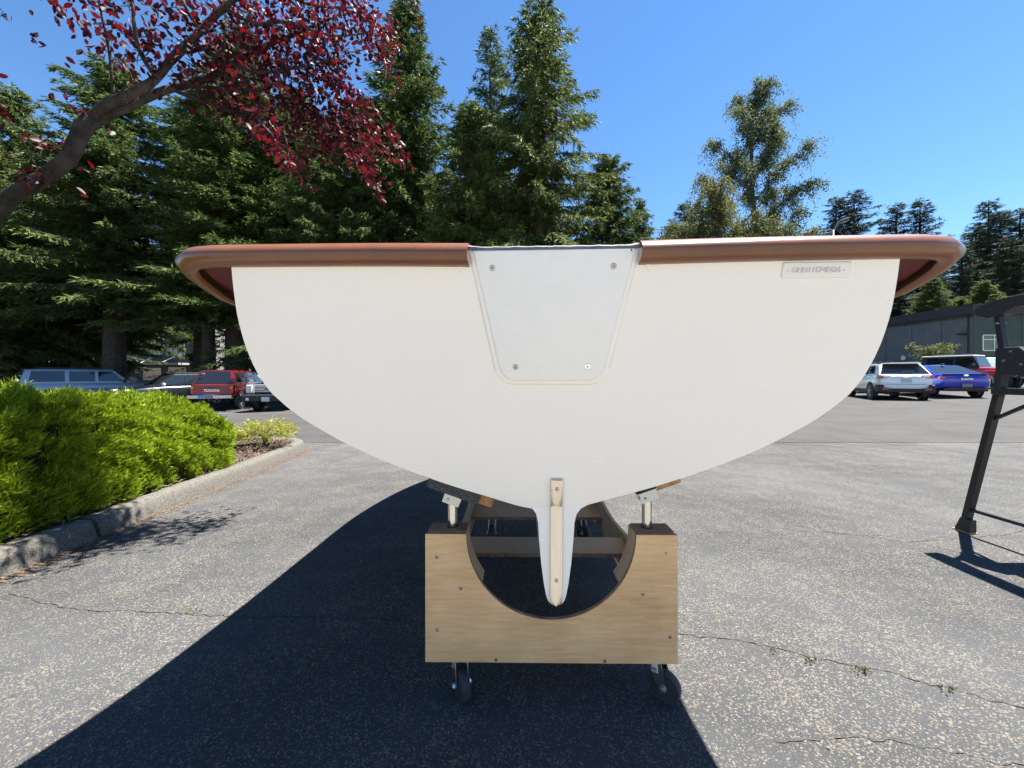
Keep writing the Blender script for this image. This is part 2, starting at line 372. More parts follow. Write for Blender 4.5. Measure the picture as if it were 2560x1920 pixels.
# ------------------------------------------------------------------ boat
M_GEL = mat('white gelcoat', (0.86, 0.80, 0.715), 0.13, coat=0.8, spec=0.5, bump=0.26, bscale=2.4, col2=(0.835, 0.775, 0.69), var=0.6, vscale=2)
_t = M_GEL.node_tree; _n = _t.nodes.new('ShaderNodeTexNoise'); _n.inputs['Scale'].default_value = 4; _n.inputs['Detail'].default_value = 5
_r = _t.nodes.new('ShaderNodeMapRange'); _r.inputs[1].default_value = 0.35; _r.inputs[2].default_value = 0.7; _r.inputs[3].default_value = 0.07; _r.inputs[4].default_value = 0.30
_t.links.new(_n.outputs[0], _r.inputs[0]); _t.links.new(_r.outputs[0], _t.nodes['Principled BSDF'].inputs['Roughness']); _t.links.new(_r.outputs[0], _t.nodes['Principled BSDF'].inputs['Coat Roughness'])
M_PLATE = mat('white board', (0.84, 0.80, 0.735), 0.45, bump=0.10, bscale=260, col2=(0.81, 0.77, 0.705), var=0.6, vscale=20)
M_RAIL = mat('brown vinyl rail', (0.165, 0.066, 0.030), 0.28, spec=0.5, col2=(0.13, 0.050, 0.023), var=0.8, vscale=7, bump=0.05, bscale=14)
M_RED = mat('red paint', (0.075, 0.0025, 0.0025), 0.5)
M_STEEL = mat('polished steel', (0.56, 0.53, 0.48), 0.14, metal=1.0, bump=0.10, bscale=9, stretch=(3, 3, 0.7))
M_SCREW = mat('screw steel', (0.42, 0.41, 0.39), 0.35, metal=1.0, bump=0.1, bscale=200)
M_DARK = mat('dark recess', (0.012, 0.012, 0.012), 0.8)
M_GREYCAP = mat('grey edge', (0.07, 0.07, 0.078), 0.6, col2=(0.14, 0.14, 0.145), var=1, vscale=40)
RK = 0.3; ZT = 1.33; NA = Vector((0, -0.958, -0.287))
def TP(u, z, off=0.0): return Vector((u, RK * (ZT - z), z)) + NA * off
boat = empty('sailboat', (0.098, 0.95, 0), -0.045)
tag(boat, 'white sailboat hull with brown rub rail sitting stern on upon a wooden cradle', 'boat')
half = [(0.790, 1.345), (0.797, 1.322), (0.806, 1.245), (0.808, 1.185), (0.801, 1.115), (0.781, 1.045), (0.743, 0.984), (0.690, 0.934), (0.636, 0.897), (0.556, 0.849), (0.445, 0.797), (0.302, 0.741), (0.172, 0.699), (0.082, 0.671), (0.03, 0.662)]
def spline(P, n):
    P = np.array(P, float); d = np.concatenate([[0], np.cumsum(np.linalg.norm(np.diff(P, axis=0), axis=1))]); t = np.linspace(0, d[-1], n)
    # catmull-rom
    out = []
    for tt in t:
        k = min(np.searchsorted(d, tt, 'right') - 1, len(P) - 2); k = max(k, 0); s = (tt - d[k]) / (d[k + 1] - d[k])
        p0 = P[max(k - 1, 0)]; p1 = P[k]; p2 = P[k + 1]; p3 = P[min(k + 2, len(P) - 1)]
        out.append(0.5 * ((2 * p1) + (-p0 + p2) * s + (2 * p0 - 5 * p1 + 4 * p2 - p3) * s * s + (-p0 + 3 * p1 - 3 * p2 + p3) * s ** 3))
    return np.array(out)
hs = spline(half, 44)
OUT = np.concatenate([np.stack([-hs[:, 0], hs[:, 1]], 1), hs[::-1]])     # port sheer > keel > starboard sheer
# gunwale line: half beam, height by distance from the stern
GV = [0.0, 0.20, 0.5, 1.0, 1.6, 2.25, 2.9, 3.4, 3.8, 4.02, 4.12]
GU = [0.935, 0.930, 0.885, 0.87, 0.87, 0.85, 0.72, 0.52, 0.29, 0.12, 0.0]
GZ = [1.345, 1.290, 1.250, 1.225, 1.225, 1.24, 1.265, 1.285, 1.30, 1.305, 1.305]
def sheer(v): return np.interp(v, GV, GZ)
def hbeam(v): return np.interp(v, GV, GU)
vs_ = [0.0, 0.3, 0.7, 1.2, 1.8, 2.4, 2.9, 3.3, 3.6, 3.85, 4.0]
rings = [[TP(u * 0.994, z + (0.004 if z < 1.0 else 0), 0.0) for u, z in OUT], [TP(u, z, -0.010) for u, z in OUT]]
for v in vs_[1:]:
    hb = max(hbeam(v) - 0.125, 0.03); zk = np.interp(v, [0, 1.5, 3.2, 4.0], [0.665, 0.655, 0.72, 0.86]); zs = sheer(v) - 0.005
    f = hb / 0.80; t = min(v / 0.7, 1)
    rings.append([(u * f, v + RK * (ZT - z) * (1 - t) , zk + (z - 0.662) * (zs - zk) / (1.345 - 0.662)) for u, z in OUT])
hull = MB(); hull.loft(rings[1:], cap=False, closed=False)
hull.obj('hull', M_GEL, boat, smooth=True)
# transom as one fair panel with a rounded edge
mb = MB(); mb.loft([rings[1], rings[0]], cap=False, closed=False); mb.f.append(tuple(range(len(OUT), 2 * len(OUT))))
mb.obj('transom', M_GEL, boat, smooth=30)
# skeg below the transom: its after edge stands upright
ZS = 0.672
def TS(u, z, off=0.0):
    if z >= ZS: return TP(u, z, off)
    return Vector((u, RK * (ZT - ZS) - off * 0.99 + 0.03 * (ZS - z), z))
sk = [(0.092, 0.682), (0.070, 0.671), (0.058, 0.655), (0.052, 0.63), (0.049, 0.58), (0.043, 0.51), (0.035, 0.45), (0.029, 0.418), (0.024, 0.403), (0.019, 0.395), (0.013, 0.390), (0.005, 0.388)]
SX = 0.020
so = [(-a + SX, z) for a, z in sk] + [(a + SX, z) for a, z in sk[::-1]]
r0 = [TS(u, z, -0.004 if z >= ZS else 0.0) for u, z in so]; r00 = [TS((u - SX) * 0.93 + SX, max(z, 0.391), -0.003 if z >= 0.66 else 0.003) for u, z in so]
rings = [r0]
for v, f, zb in ((0.35, 1.12, 0.385), (0.8, 1.15, 0.40), (1.3, 1.0, 0.48), (1.7, 0.5, 0.62)):
    rings.append([((u - SX) * f + SX, v, zb + (z - 0.389) * (0.682 - zb) / 0.293) for u, z in so])
MB().loft(rings).obj('skeg', M_GEL, boat, smooth=50)
# polished stern strip over transom and skeg
sx = SX
prof_s = [(-0.0170, 0.0), (-0.0162, 0.004), (-0.010, 0.0058), (0, 0.0065), (0.010, 0.0058), (0.0162, 0.004), (0.0170, 0.0)]
rings = []
for z in [0.763, 0.762, 0.745, 0.72, 0.70, 0.685, 0.672, 0.66, 0.62, 0.56, 0.50, 0.45, 0.425, 0.405, 0.396, 0.392, 0.3895, 0.388]:
    sq = {0.396: 0.97, 0.392: 0.88, 0.3895: 0.72, 0.388: 0.5}.get(z, 1.0)
    rings.append([TS(sx + a * sq, z, 0.004 + b * (0.3 if z == 0.763 else 1)) for a, b in prof_s])
strip = MB().loft(rings).obj('stern_strip', M_STEEL, boat, smooth=35)

def screw(parent, place, r, m=M_SCREW, name='screw', slot=True):
    """flat head screw; place(dx, dz, off) -> point on the surface"""
    n = 18; mb = MB()
    rg = [[place(r * q * math.cos(2 * math.pi * k / n), r * q * math.sin(2 * math.pi * k / n), o) for k in range(n)] for q, o in ((1.0, 0.0), (1.0, 0.0012), (0.8, 0.0020), (0.30, 0.0020), (0.26, 0.0008))]
    mb.loft(rg); o = mb.obj(name, m, parent, smooth=35)
    if slot:
        s = MB(); q = r * 0.26
        s.loft([[place(a * q, b * q, 0.0021) for a, b in ((-1, -.3), (1, -.3), (1, .3), (-1, .3))], [place(a * q, b * q, 0.0024) for a, b in ((-1, -.3), (1, -.3), (1, .3), (-1, .3))]])
        s.loft([[place(b * q, a * q, 0.0025) for a, b in ((-1, -.3), (1, -.3), (1, .3), (-1, .3))], [place(b * q, a * q, 0.0028) for a, b in ((-1, -.3), (1, -.3), (1, .3), (-1, .3))]])
        s.obj('drive_recess', M_DARK, o)
    return o
for z in (0.737, 0.466): screw(boat, lambda a, b, o, z=z: TS(sx + a, z + b, 0.0105 + o), 0.0055)
# mounting board in the middle of the transom
def trap(g, zt, zb=1.040):
    w1 = 0.190 + g; w0 = 0.128 + g; rc = 0.042 + g; pts = [(-w1, zt)]
    c = (-(w0 - rc * 0.85), zb - g + rc)
    for k in range(9): a = R(192 + 78 * k / 8); pts.append((c[0] + rc * math.cos(a), c[1] + rc * math.sin(a)))
    return pts + [(-u, z) for u, z in pts[::-1]]
def plate(outline, t0, t1, ins):
    cx = sum(p[0] for p in outline) / len(outline); cz = sum(p[1] for p in outline) / len(outline)
    def inset(d):
        return [(u - d * (1 if u > cx else -1), z - d * (1 if z > cz else -1)) for u, z in outline]
    return MB().loft([[TP(u, z, t0) for u, z in outline], [TP(u, z, t0 + (t1 - t0) * 0.55) for u, z in outline], [TP(u, z, t0 + (t1 - t0) * 0.9) for u, z in inset(ins * 0.4)], [TP(u, z, t1) for u, z in inset(ins)]])
plate(trap(0.013, 1.353), -0.002, 0.0045, 0.010).obj('mounting_pad', M_GEL, boat, smooth=60)
board = plate(trap(0.0, 1.3485), 0.003, 0.0105, 0.0035).obj('mounting_board', M_PLATE, boat, smooth=50)
for u, z, m in ((-0.145, 1.310, M_SCREW), (0.141, 1.311, M_SCREW), (-0.092, 1.076, M_SCREW), (0.090, 1.077, mat('bright screw', (0.85, 0.84, 0.82), 0.25, metal=1.0))):
    screw(board, lambda a, b, o, u=u, z=z: TP(u + a, z + b, 0.0105 + o), 0.0072, m)
MB().loft([[TP(0.180 + 0.0022 * math.cos(k), 1.345 + 0.0022 * math.sin(k), o) for k in np.linspace(0, 5.5, 8)] for o in (0.0105, 0.0112)]).obj('drain_hole', M_DARK, board)
# edge of the transom between the rail ends
rings = []
for u in np.linspace(-0.214, 0.214, 40):
    e = 0.007 * max(0, (abs(u) - 0.165) / 0.05) ** 2; zc = 1.3520 + e + 0.0004 * math.sin(u * 130) + 0.0003 * math.sin(u * 310)
    rings.append([TP(u, zc - 0.006, 0.001), TP(u, zc - 0.006, 0.006), TP(u, zc + 0.003, 0.0055), TP(u, zc + 0.005, -0.004), TP(u, zc + 0.005, -0.05), TP(u, zc - 0.006, -0.05)])
MB().loft(rings).obj('transom_cap', M_GREYCAP, boat, smooth=40)
MB().loft([[TP(s * 0.225, 1.30, 0.002), TP(s * 0.193, 1.3515, 0.002), TP(s * 0.2, 1.356, 0.002), TP(s * 0.235, 1.357, 0.002)] for s in (-1,)] + [[TP(-0.225, 1.30, -0.01), TP(-0.193, 1.3515, -0.01), TP(-0.2, 1.356, -0.01), TP(-0.235, 1.357, -0.01)]]).obj('cap_corner', M_GEL, boat)
MB().loft([[TP(0.225, 1.30, o), TP(0.193, 1.3515, o), TP(0.2, 1.356, o), TP(0.235, 1.357, o)] for o in (0.002, -0.01)]).obj('cap_corner', M_GEL, boat)
# rub rail: a hollow D section running round the stern corners to the bow
def rail_path(s):
    P = [(0.201, -0.004, 1.341), (0.45, -0.004, 1.3445), (0.70, -0.003, 1.347), (0.84, 0.0, 1.3475), (0.895, 0.010, 1.346), (0.928, 0.038, 1.340), (0.938, 0.08, 1.326), (0.940, 0.13, 1.309), (0.934, 0.20, 1.289)]
    P += [(hbeam(v), v, sheer(v)) for v in (0.5, 1.0, 1.6, 2.25, 2.9, 3.4, 3.8, 4.02, 4.12)]
    q = spline(P, 120); q[:, 0] *= s; return q
rp_o = [(-0.045, 0.027), (-0.018, 0.0285), (0.002, 0.0255), (0.019, 0.0165), (0.0275, 0.0065), (0.030, -0.003), (0.027, -0.015), (0.019, -0.024), (0.006, -0.0285), (-0.010, -0.0285)]
rp_i = [(a - 0.006 if i > 1 else a, b * 0.80) for i, (a, b) in enumerate(rp_o)]
for s in (-1, 1):
    q = rail_path(s); t = np.gradient(q[:, :2], axis=0); t /= np.linalg.norm(t, axis=1)[:, None]
    nn = np.stack([t[:, 1], -t[:, 0]], 1) * s
    rings = [[(q[i, 0] + nn[i, 0] * a, q[i, 1] + nn[i, 1] * a, q[i, 2] + b + 0.0006 * math.sin(i * 0.35)) for a, b in rp_o + rp_i[::-1]] for i in range(len(q))]
    MB().loft(rings).obj('rub_rail', M_RAIL, boat, smooth=45)
    # red underside of the side deck between hull and rail
    mb = MB(); rr = []
    for v in np.concatenate([np.linspace(0.03, 0.5, 10), np.linspace(0.7, 3.9, 17)]):
        o_ = hbeam(v) - 0.004 + (0.0 if v > 0.12 else -0.04 * (1 - v / 0.12)); hi = max(hbeam(v) - 0.135, 0) if v > 0.1 else 0.79; zz = sheer(v)
        rr.append([(s * hi, v, zz - 0.002), (s * o_ * 0.99, v, zz - 0.008), (s * o_ * 0.99, v, zz + 0.02), (s * hi, v, zz + 0.02)])
    mb.loft(rr); mb.obj('deck_overhang', M_RED, boat, smooth=40)
# deck
rr = []
for v in np.concatenate([np.linspace(0.075, 0.5, 6), np.linspace(0.8, 4.05, 16)]):
    hb = hbeam(v) * 0.985; rr.append([(hb * u, v, sheer(v) + 0.018 + 0.03 * (1 - u * u) * min(max(v - 0.1, 0), 1)) for u in np.linspace(-1, 1, 9)])
MB().loft(rr, cap=False, closed=False).obj('deck', M_GEL, boat, smooth=True)
# moulded hull number
hp = [(0.533, 1.316), (0.533, 1.2815), (0.686, 1.2815), (0.686, 1.3165)]
def rrect(x0, x1, z0, z1, r, n=5):
    o = []
    for cx, cz, a0 in ((x0 + r, z1 - r, 90), (x0 + r, z0 + r, 180), (x1 - r, z0 + r, 270), (x1 - r, z1 - r, 0)):
        for k in range(n): a = R(a0 + 90 * k / (n - 1)); o.append((cx + r * math.cos(a), cz + r * math.sin(a)))
    return o
plaque = plate(rrect(0.533, 0.686, 1.2795, 1.3145, 0.004), -0.001, 0.0032, 0.0022).obj('hull_number_plaque', mat('plaque gelcoat', (0.80, 0.755, 0.69), 0.3), boat, smooth=50)
me = text_mesh('- GHH11574E626 -', 0.0165, 0.0007, 'hull_number')
ob = link('hull_number', me, mat('number relief', (0.60, 0.565, 0.52), 0.5), plaque)
rm = Matrix(((1, 0, 0), (0, RK / 1.044 * -1, 0.0), (0, 1 / 1.044, 0))).to_4x4()
bx_ = Vector((1, 0, 0)); by_ = Vector((0, -RK, 1)).normalized(); bz_ = bx_.cross(by_)
mw = Matrix((bx_, by_, bz_)).transposed().to_4x4(); mw.translation = TP(0.609, 1.297, 0.0038); ob.matrix_local = mw

# ------------------------------------------------------------------ cradle
M_PLY = wood_mat('plywood face', (0.52, 0.295, 0.125), (0.86, 0.55, 0.28))
M_PLY2 = wood_mat('plywood inner', (0.36, 0.25, 0.17), (0.48, 0.36, 0.25), 'Y')
M_PLYE = mat('plywood edge', (0.20, 0.095, 0.05), 0.8, col2=(0.33, 0.20, 0.12), var=1, vscale=30, stretch=(1, 1, 1))
M_CARP = mat('carpet', (0.055, 0.06, 0.062), 0.98, col2=(0.14, 0.15, 0.15), var=1.0, vscale=160, bump=1.0, bscale=190)
M_OSB = mat('particle board', (0.30, 0.15, 0.055), 0.8, col2=(0.46, 0.27, 0.12), var=1, vscale=45, bump=0.3, bscale=70)
M_GALV = mat('galvanised steel', (0.42, 0.43, 0.44), 0.35, metal=1.0, bump=0.1, bscale=30)
M_CHROME = mat('bright tube', (0.55, 0.53, 0.50), 0.16, metal=1.0, bump=0.06, bscale=14)
M_RUB = mat('rubber', (0.022, 0.022, 0.024), 0.65, col2=(0.05, 0.05, 0.05), var=1, vscale=20)
M_WHEEL = mat('caster hub', (0.03, 0.032, 0.036), 0.4)
cr = empty('boat_cradle', (0.122, 1.25, 0), -0.012)
tag(cr, 'plywood boat cradle on caster wheels with a half round cutout under the hull', 'cradle')
CW, CT, CB, CRD = 0.394, 0.554, 0.153, 0.266
def arch(rad=CRD, n=30):
    p = [(-CW, CB), (-CW, CT), (-rad - 0.0, CT)]
    for k in range(n + 1):
        a = math.pi + math.pi * k / n; p.append((rad * math.cos(a), CT + rad * math.sin(a) * (0.2665 / rad)))
    return p + [(CW, CT), (CW, CB)]
def panel(y0, t, name):
    poly = arch(); nP = len(poly)
    f = MB(); f.add([(x, y0, z) for x, z in poly] + [(x, y0 + 0.003, z) for x, z in poly], [tuple(range(nP))] + [(i, nP + i, nP + (i + 1) % nP, (i + 1) % nP) for i in range(nP)])
    o = f.obj(name, M_PLY, cr)
    e = MB(); e.add([(x, y0 + 0.003, z) for x, z in poly] + [(x, y0 + t, z) for x, z in poly], [(i, nP + i, nP + (i + 1) % nP, (i + 1) % nP) for i in range(nP)] + [tuple(range(2 * nP - 1, nP - 1, -1))])
    e.obj('ply_edge', M_PLYE, o); return o
front = panel(0.0, 0.016, 'end_panel')
for u, py in ((-0.3585, 0.481), (-0.2825, 0.384), (-0.356, 0.254), (-0.172, 0.1625), (0.168, 0.161), (0.370, 0.237), (0.286, 0.369), (0.36, 0.497)):
    screw(front, lambda a, b, o, u=u, py=py: Vector((u + a, -0.0005 - o, py + b)), 0.0050, mat('dark screw', (0.25, 0.24, 0.23), 0.4, metal=1.0) if random.random() < .5 else M_SCREW)
panel(1.40, 0.016, 'end_panel')
for s in (-1, 1):                                   # corner posts behind the front panel
    pts = [(-CW + 0.004, CB + 0.02), (-CW + 0.004, CT - 0.002), (-CRD, CT - 0.002)]
    for k in range(1, 7): a = math.pi + math.pi * k / 30; pts.append((CRD * math.cos(a), CT - 0.002 + 0.2665 * math.sin(a)))
    pts.append((-CW + 0.06, CB + 0.02))
    MB().prism([(-s * x if s > 0 else x, z) for x, z in pts], 0.0165, 0.094).obj('corner_post', M_PLY2, cr, bevel=0.0015, seg=1)
    MB().box((s * (CW + CRD) / 2, 0.055, CT + 0.0015), (CW - CRD - 0.008, 0.074, 0.004)).obj('post_top', mat('post top wood', (0.19, 0.115, 0.075), 0.7, col2=(0.26, 0.165, 0.11), var=1, vscale=12), cr)
    # side board
    yy = np.linspace(0.095, 1.39, 24)
    top = [0.375 + 0.03 * math.cos((y - 0.1) / 1.3 * 2 * math.pi) + 0.11 * max(0, 1 - (y - 0.095) / 0.2) ** 2 + 0.11 * max(0, 1 - (1.39 - y) / 0.2) ** 2 for y in yy]
    bot = [0.19 + 0.0 * y for y in yy]
    rg = [[(s * 0.372, y, b), (s * 0.372, y, t), (s * 0.357, y, t), (s * 0.357, y, b)] for y, t, b in zip(yy, top, bot)]
    MB().loft(rg).obj('side_board', M_PLY2, cr)
    # jack post, bracket and carpeted pad
    px = s * 0.317; tz = 0.645 if s > 0 else 0.632
    MB().tube([(px, 0.058, CT - 0.01), (px, 0.058, tz)], 0.0155, 20).obj('jack_tube', M_CHROME, cr, smooth=40)
    MB().lathe([(0.0156, CT + 0.0035), (0.019, CT + 0.0035), (0.019, CT + 0.0045), (0.0156, CT + 0.0045)], 20, 'Z', (px, 0.058, 0)).obj('tube_hole', M_DARK, cr)
    b = MB(); sl = math.atan(0.354) * (1 if s > 0 else -1); rot = Matrix.Rotation(-sl, 3, 'Y')
    def P(a, y, h): return rot @ Vector((a, 0, h)) + Vector((px, 0.058 + y, tz + 0.018))
    for ysd in (-0.022, 0.022): b.box(P(0, ysd, 0), (0.056, 0.003, 0.030), rot)
    b.box(P(0, 0, 0.0165), (0.066, 0.047, 0.003), rot); br = b.obj('bracket', M_GALV, cr)
    MB().tube([P(-0.012, -0.030, -0.004), P(-0.012, 0.030, -0.004)], 0.005, 10).obj('bolt', M_SCREW, br, smooth=40)
    if s < 0:
        MB().box(P(-0.004, 0.105, 0.041), (0.175, 0.30, 0.046), rot).obj('pad', M_CARP, cr, bevel=0.008, seg=3)
        MB().box(P(0.105, 0.09, 0.030), (0.050, 0.20, 0.034), rot).obj('pad_core', M_OSB, cr, bevel=0.006)
    else:
        MB().box(P(0.020, 0.16, 0.036), (0.16, 0.28, 0.030), rot).obj('pad', M_CARP, cr, bevel=0.006)
        MB().box(P(0.078, 0.13, 0.022), (0.085, 0.26, 0.044), rot).obj('pad_core', M_OSB, cr, bevel=0.003)
for y0, y1, z, w_ in ((0.36, 0.52, 0.33, 0.355), (0.93, 1.20, 0.275, 0.355)):
    MB().box((0, (y0 + y1) / 2, z), (2 * w_, y1 - y0, 0.015)).obj('cross_board', M_PLY2, cr)
    MB().box((0, y0 - 0.0015, z - 0.0005), (2 * w_, 0.002, 0.0145)).obj('board_edge', M_PLYE, cr)
for s in (-1, 1): MB().box((s * 0.335, 0.39, 0.30), (0.04, 0.045, 0.045)).obj('corner_block', M_PLYE, cr)
MB().box((0.0, 0.055, 0.158), (0.78, 0.07, 0.012)).obj('base_board', M_PLY2, cr)
MB().box((0.0, 1.36, 0.158), (0.78, 0.07, 0.012)).obj('base_board', M_PLY2, cr)
def caster(x, y, rz, sticker=True):
    T = Matrix.Translation((x, y, 0)) @ Matrix.Rotation(rz, 4, 'Z')
    r = 0.051
    f = MB(); f.box((0.0, 0, 0.148), (0.07, 0.06, 0.006)); f.lathe([(0.0, 0.132), (0.027, 0.132), (0.027, 0.145), (0.0, 0.145)], 18, 'Z', closed=False)
    for sd in (-1, 1):
        yv = sd * 0.021
        poly = [(-0.024, 0.134), (0.026, 0.134), (0.045, 0.060), (0.045, 0.046), (0.036, 0.038), (0.024, 0.040), (0.018, 0.052)]
        f.prism([(a, b) for a, b in poly], yv - 0.0015, yv + 0.0015)
    fo = f.obj('caster', M_GALV, cr, smooth=30); fo.matrix_local = T
    cx = 0.032
    wv = MB(); wv.lathe([(0.0, -0.016), (0.034, -0.016), (0.036, -0.0145), (0.046, -0.015), (0.050, -0.010), (r, 0), (0.050, 0.010), (0.046, 0.015), (0.036, 0.0145), (0.034, 0.016), (0.0, 0.016)], 32, 'Y', (cx, 0, r), closed=False)
    wo_ = wv.obj('wheel', M_RUB, fo, smooth=35)
    bt = MB(); bt.tube([(cx, -0.032, r), (cx, 0.032, r)], 0.0055, 10)
    for sd in (-1, 1): bt.lathe([(0.0, sd * 0.024), (0.0095, sd * 0.024), (0.0095, sd * 0.031), (0.0, sd * 0.031)], 6, 'Y', (cx, 0, r), closed=False)
    bt.obj('axle_bolt', mat('zinc bolt', (0.62, 0.66, 0.70), 0.3, metal=1.0), fo, smooth=25)
    if sticker:
        st = MB(); st.box((0.008, -0.0232, 0.112), (0.020, 0.0008, 0.030)); so_ = st.obj('label', mat('paper label', (0.72, 0.70, 0.66), 0.6), fo)
        bb = MB(); xx = -0.000
        for k, wd in enumerate((1.2, .5, .8, 1.4, .5, .9, .6)): bb.box((xx + 0.0006 * wd, -0.0238, 0.106), (0.0011 * wd, 0.0006, 0.012)); xx += 0.0011 * wd + 0.0011
        bb.obj('barcode', M_DARK, so_)
caster(-0.302, 0.075, R(-62)); caster(0.345, 0.065, R(-38)); caster(-0.26, 1.33, R(-100), False); caster(0.30, 1.33, R(-50), False)

# ------------------------------------------------------------------ folding work stand at the right
M_BLK = mat('black powder coat', (0.012, 0.012, 0.013), 0.42, bump=0.08, bscale=120)
M_BLKP = mat('black plastic', (0.018, 0.018, 0.019), 0.5, bump=0.15, bscale=60)
ws = empty('work_stand', (3.06, 2.73, 0)); tag(ws, 'black folding work stand cut off by the right edge of the photo', 'work stand')
def stand_side(x):
    def p(y, z): return (x, y - 2.73, z)
    for (yf, ym, yt) in ((2.70, 2.515, 2.484), (1.20, 1.385, 1.416)):
        sg = 1 if yf > 2 else -1
        MB().bar(p(yf, 0.05), p(ym, 0.93), 0.034, 0.046, (1, 0, 0)).obj('leg', M_BLK, ws, bevel=0.004)
        MB().bar(p(ym, 0.93), p(yt, 1.16), 0.036, 0.052, (1, 0, 0)).obj('leg_sleeve', M_BLKP, ws, bevel=0.004)
        ft = MB(); ft.loft([[(x - 0.026, yf - 2.73 + sg * 0.05 + 0.0, 0.0), (x + 0.026, yf - 2.73 + sg * 0.05, 0.0), (x + 0.026, yf - 2.73 - sg * 0.045, 0.0), (x - 0.026, yf - 2.73 - sg * 0.045, 0.0)],
                            [(x - 0.022, yf - 2.73 + sg * 0.014, 0.095), (x + 0.022, yf - 2.73 + sg * 0.014, 0.095), (x + 0.022, yf - 2.73 - sg * 0.048, 0.095), (x - 0.022, yf - 2.73 - sg * 0.048, 0.095)]])
        fo = ft.obj('foot', M_BLKP, ws, bevel=0.004)
        MB().box((x, yf - 2.73 + sg * 0.003, 0.004), (0.058, 0.105, 0.007)).obj('foot_pad', mat('yellow rubber', (0.45, 0.36, 0.10), 0.7), fo)
        MB().bar(p(yt - sg * 0.005, 1.14), p(yt + sg * 0.03, 1.43), 0.032, 0.036, (1, 0, 0)).obj('upper_strut', M_BLK, ws, bevel=0.003)
        # gusset plate
        g = [(yt + sg * 0.03, 1.225), (yt - sg * 0.09, 1.225), (yt - sg * 0.20, 1.10), (yt - sg * 0.20, 1.03), (yt + sg * 0.03, 1.07)]
        m_ = MB(); m_.add([(x - 0.024, y - 2.73, z) for y, z in g] + [(x + 0.024, y - 2.73, z) for y, z in g], [(0, 1, 2, 3, 4), (9, 8, 7, 6, 5)] + [(i, 5 + i, 5 + (i + 1) % 5, (i + 1) % 5) for i in range(5)])
        go = m_.obj('gusset', M_BLKP, ws, bevel=0.003)
        for (gy, gzz) in ((yt - sg * 0.05, 1.20), (yt - sg * 0.015, 1.145), (yt - sg * 0.10, 1.12), (yt + sg * 0.02, 1.38)):
            MB().lathe([(0.0, -0.0285), (0.0065, -0.0285), (0.0075, -0.0265), (0.0075, 0.0265), (0.0065, 0.0285), (0.0, 0.0285)], 12, 'X', (x, gy - 2.73, gzz), closed=False).obj('rivet', M_SCREW, go, smooth=30)
        MB().bar(p(yf - sg * 0.16, 0.775), p(yf - sg * 0.42, 0.935), 0.018, 0.018, (1, 0, 0)).obj('brace', M_BLK, ws)
    MB().bar(p(2.535, 0.955), p(1.365, 0.955), 0.04, 0.055, (1, 0, 0)).obj('crossbar', M_BLKP, ws, bevel=0.003)
    MB().bar(p(2.69, 0.158), p(1.21, 0.158), 0.022, 0.022, (1, 0, 0)).obj('rung', M_BLK, ws, bevel=0.004)
    prof_b = [(2.60, 1.44), (2.615, 1.475), (2.585, 1.505), (2.47, 1.53), (2.2, 1.545), (1.7, 1.545), (1.43, 1.53), (1.315, 1.505), (1.285, 1.475), (1.30, 1.44), (1.36, 1.415), (1.44, 1.435), (1.5, 1.465), (2.4, 1.465), (2.46, 1.435), (2.54, 1.415)]
    n_ = len(prof_b)
    m_ = MB(); m_.add([(x - 0.045, y - 2.73, z) for y, z in prof_b] + [(x + 0.045, y - 2.73, z) for y, z in prof_b], [tuple(range(n_)), tuple(range(2 * n_ - 1, n_ - 1, -1))] + [(i, n_ + i, n_ + (i + 1) % n_, (i + 1) % n_) for i in range(n_)])
    m_.obj('top_beam', M_BLKP, ws, bevel=0.005)
stand_side(0.0); stand_side(0.62)
MB().box((0.31, 1.95 - 2.73, 0.955), (0.56, 0.9, 0.03)).obj('shelf', M_BLKP, ws, bevel=0.004)

# ------------------------------------------------------------------ vegetation tools
def unit(a): return a / (np.linalg.norm(a, axis=-1, keepdims=True) + 1e-9)
def blades(base, dirs, length, width, rng, roll=None):
    """one leaf-shaped blade (4 corners, 1 quad) for each base point"""
    n = len(base); ref = rng.normal(0, 1, (n, 3)) if roll is None else roll
    side = unit(np.cross(dirs, ref)); L = np.asarray(length).reshape(-1, 1); W = np.asarray(width).reshape(-1, 1)
    up = np.cross(side, dirs)
    v = np.stack([base, base + dirs * L * 0.45 + side * W, base + dirs * L + up * L * 0.06, base + dirs * L * 0.45 - side * W], 1)
    return v.reshape(-1, 3)
def quads(v): return np.arange(len(v)).reshape(-1, 4)

M_NEEDLE = mat('fir needles', (0.024, 0.050, 0.018), 0.65, col2=(0.115, 0.16, 0.036), island=1, trans=0.22, spec=0.12)
M_NEEDLE2 = mat('spruce needles', (0.032, 0.058, 0.020), 0.65, col2=(0.17, 0.21, 0.05), island=1, trans=0.25, spec=0.12)
M_FARN = mat('far fir needles', (0.02, 0.036, 0.026), 0.7, col2=(0.065, 0.092, 0.05), island=1, trans=0.15, spec=0.1)
M_BARK = mat('conifer bark', (0.035, 0.027, 0.021), 0.95, col2=(0.085, 0.066, 0.05), var=1, vscale=6, bump=1.0, bscale=10, stretch=(3, 3, 0.6))

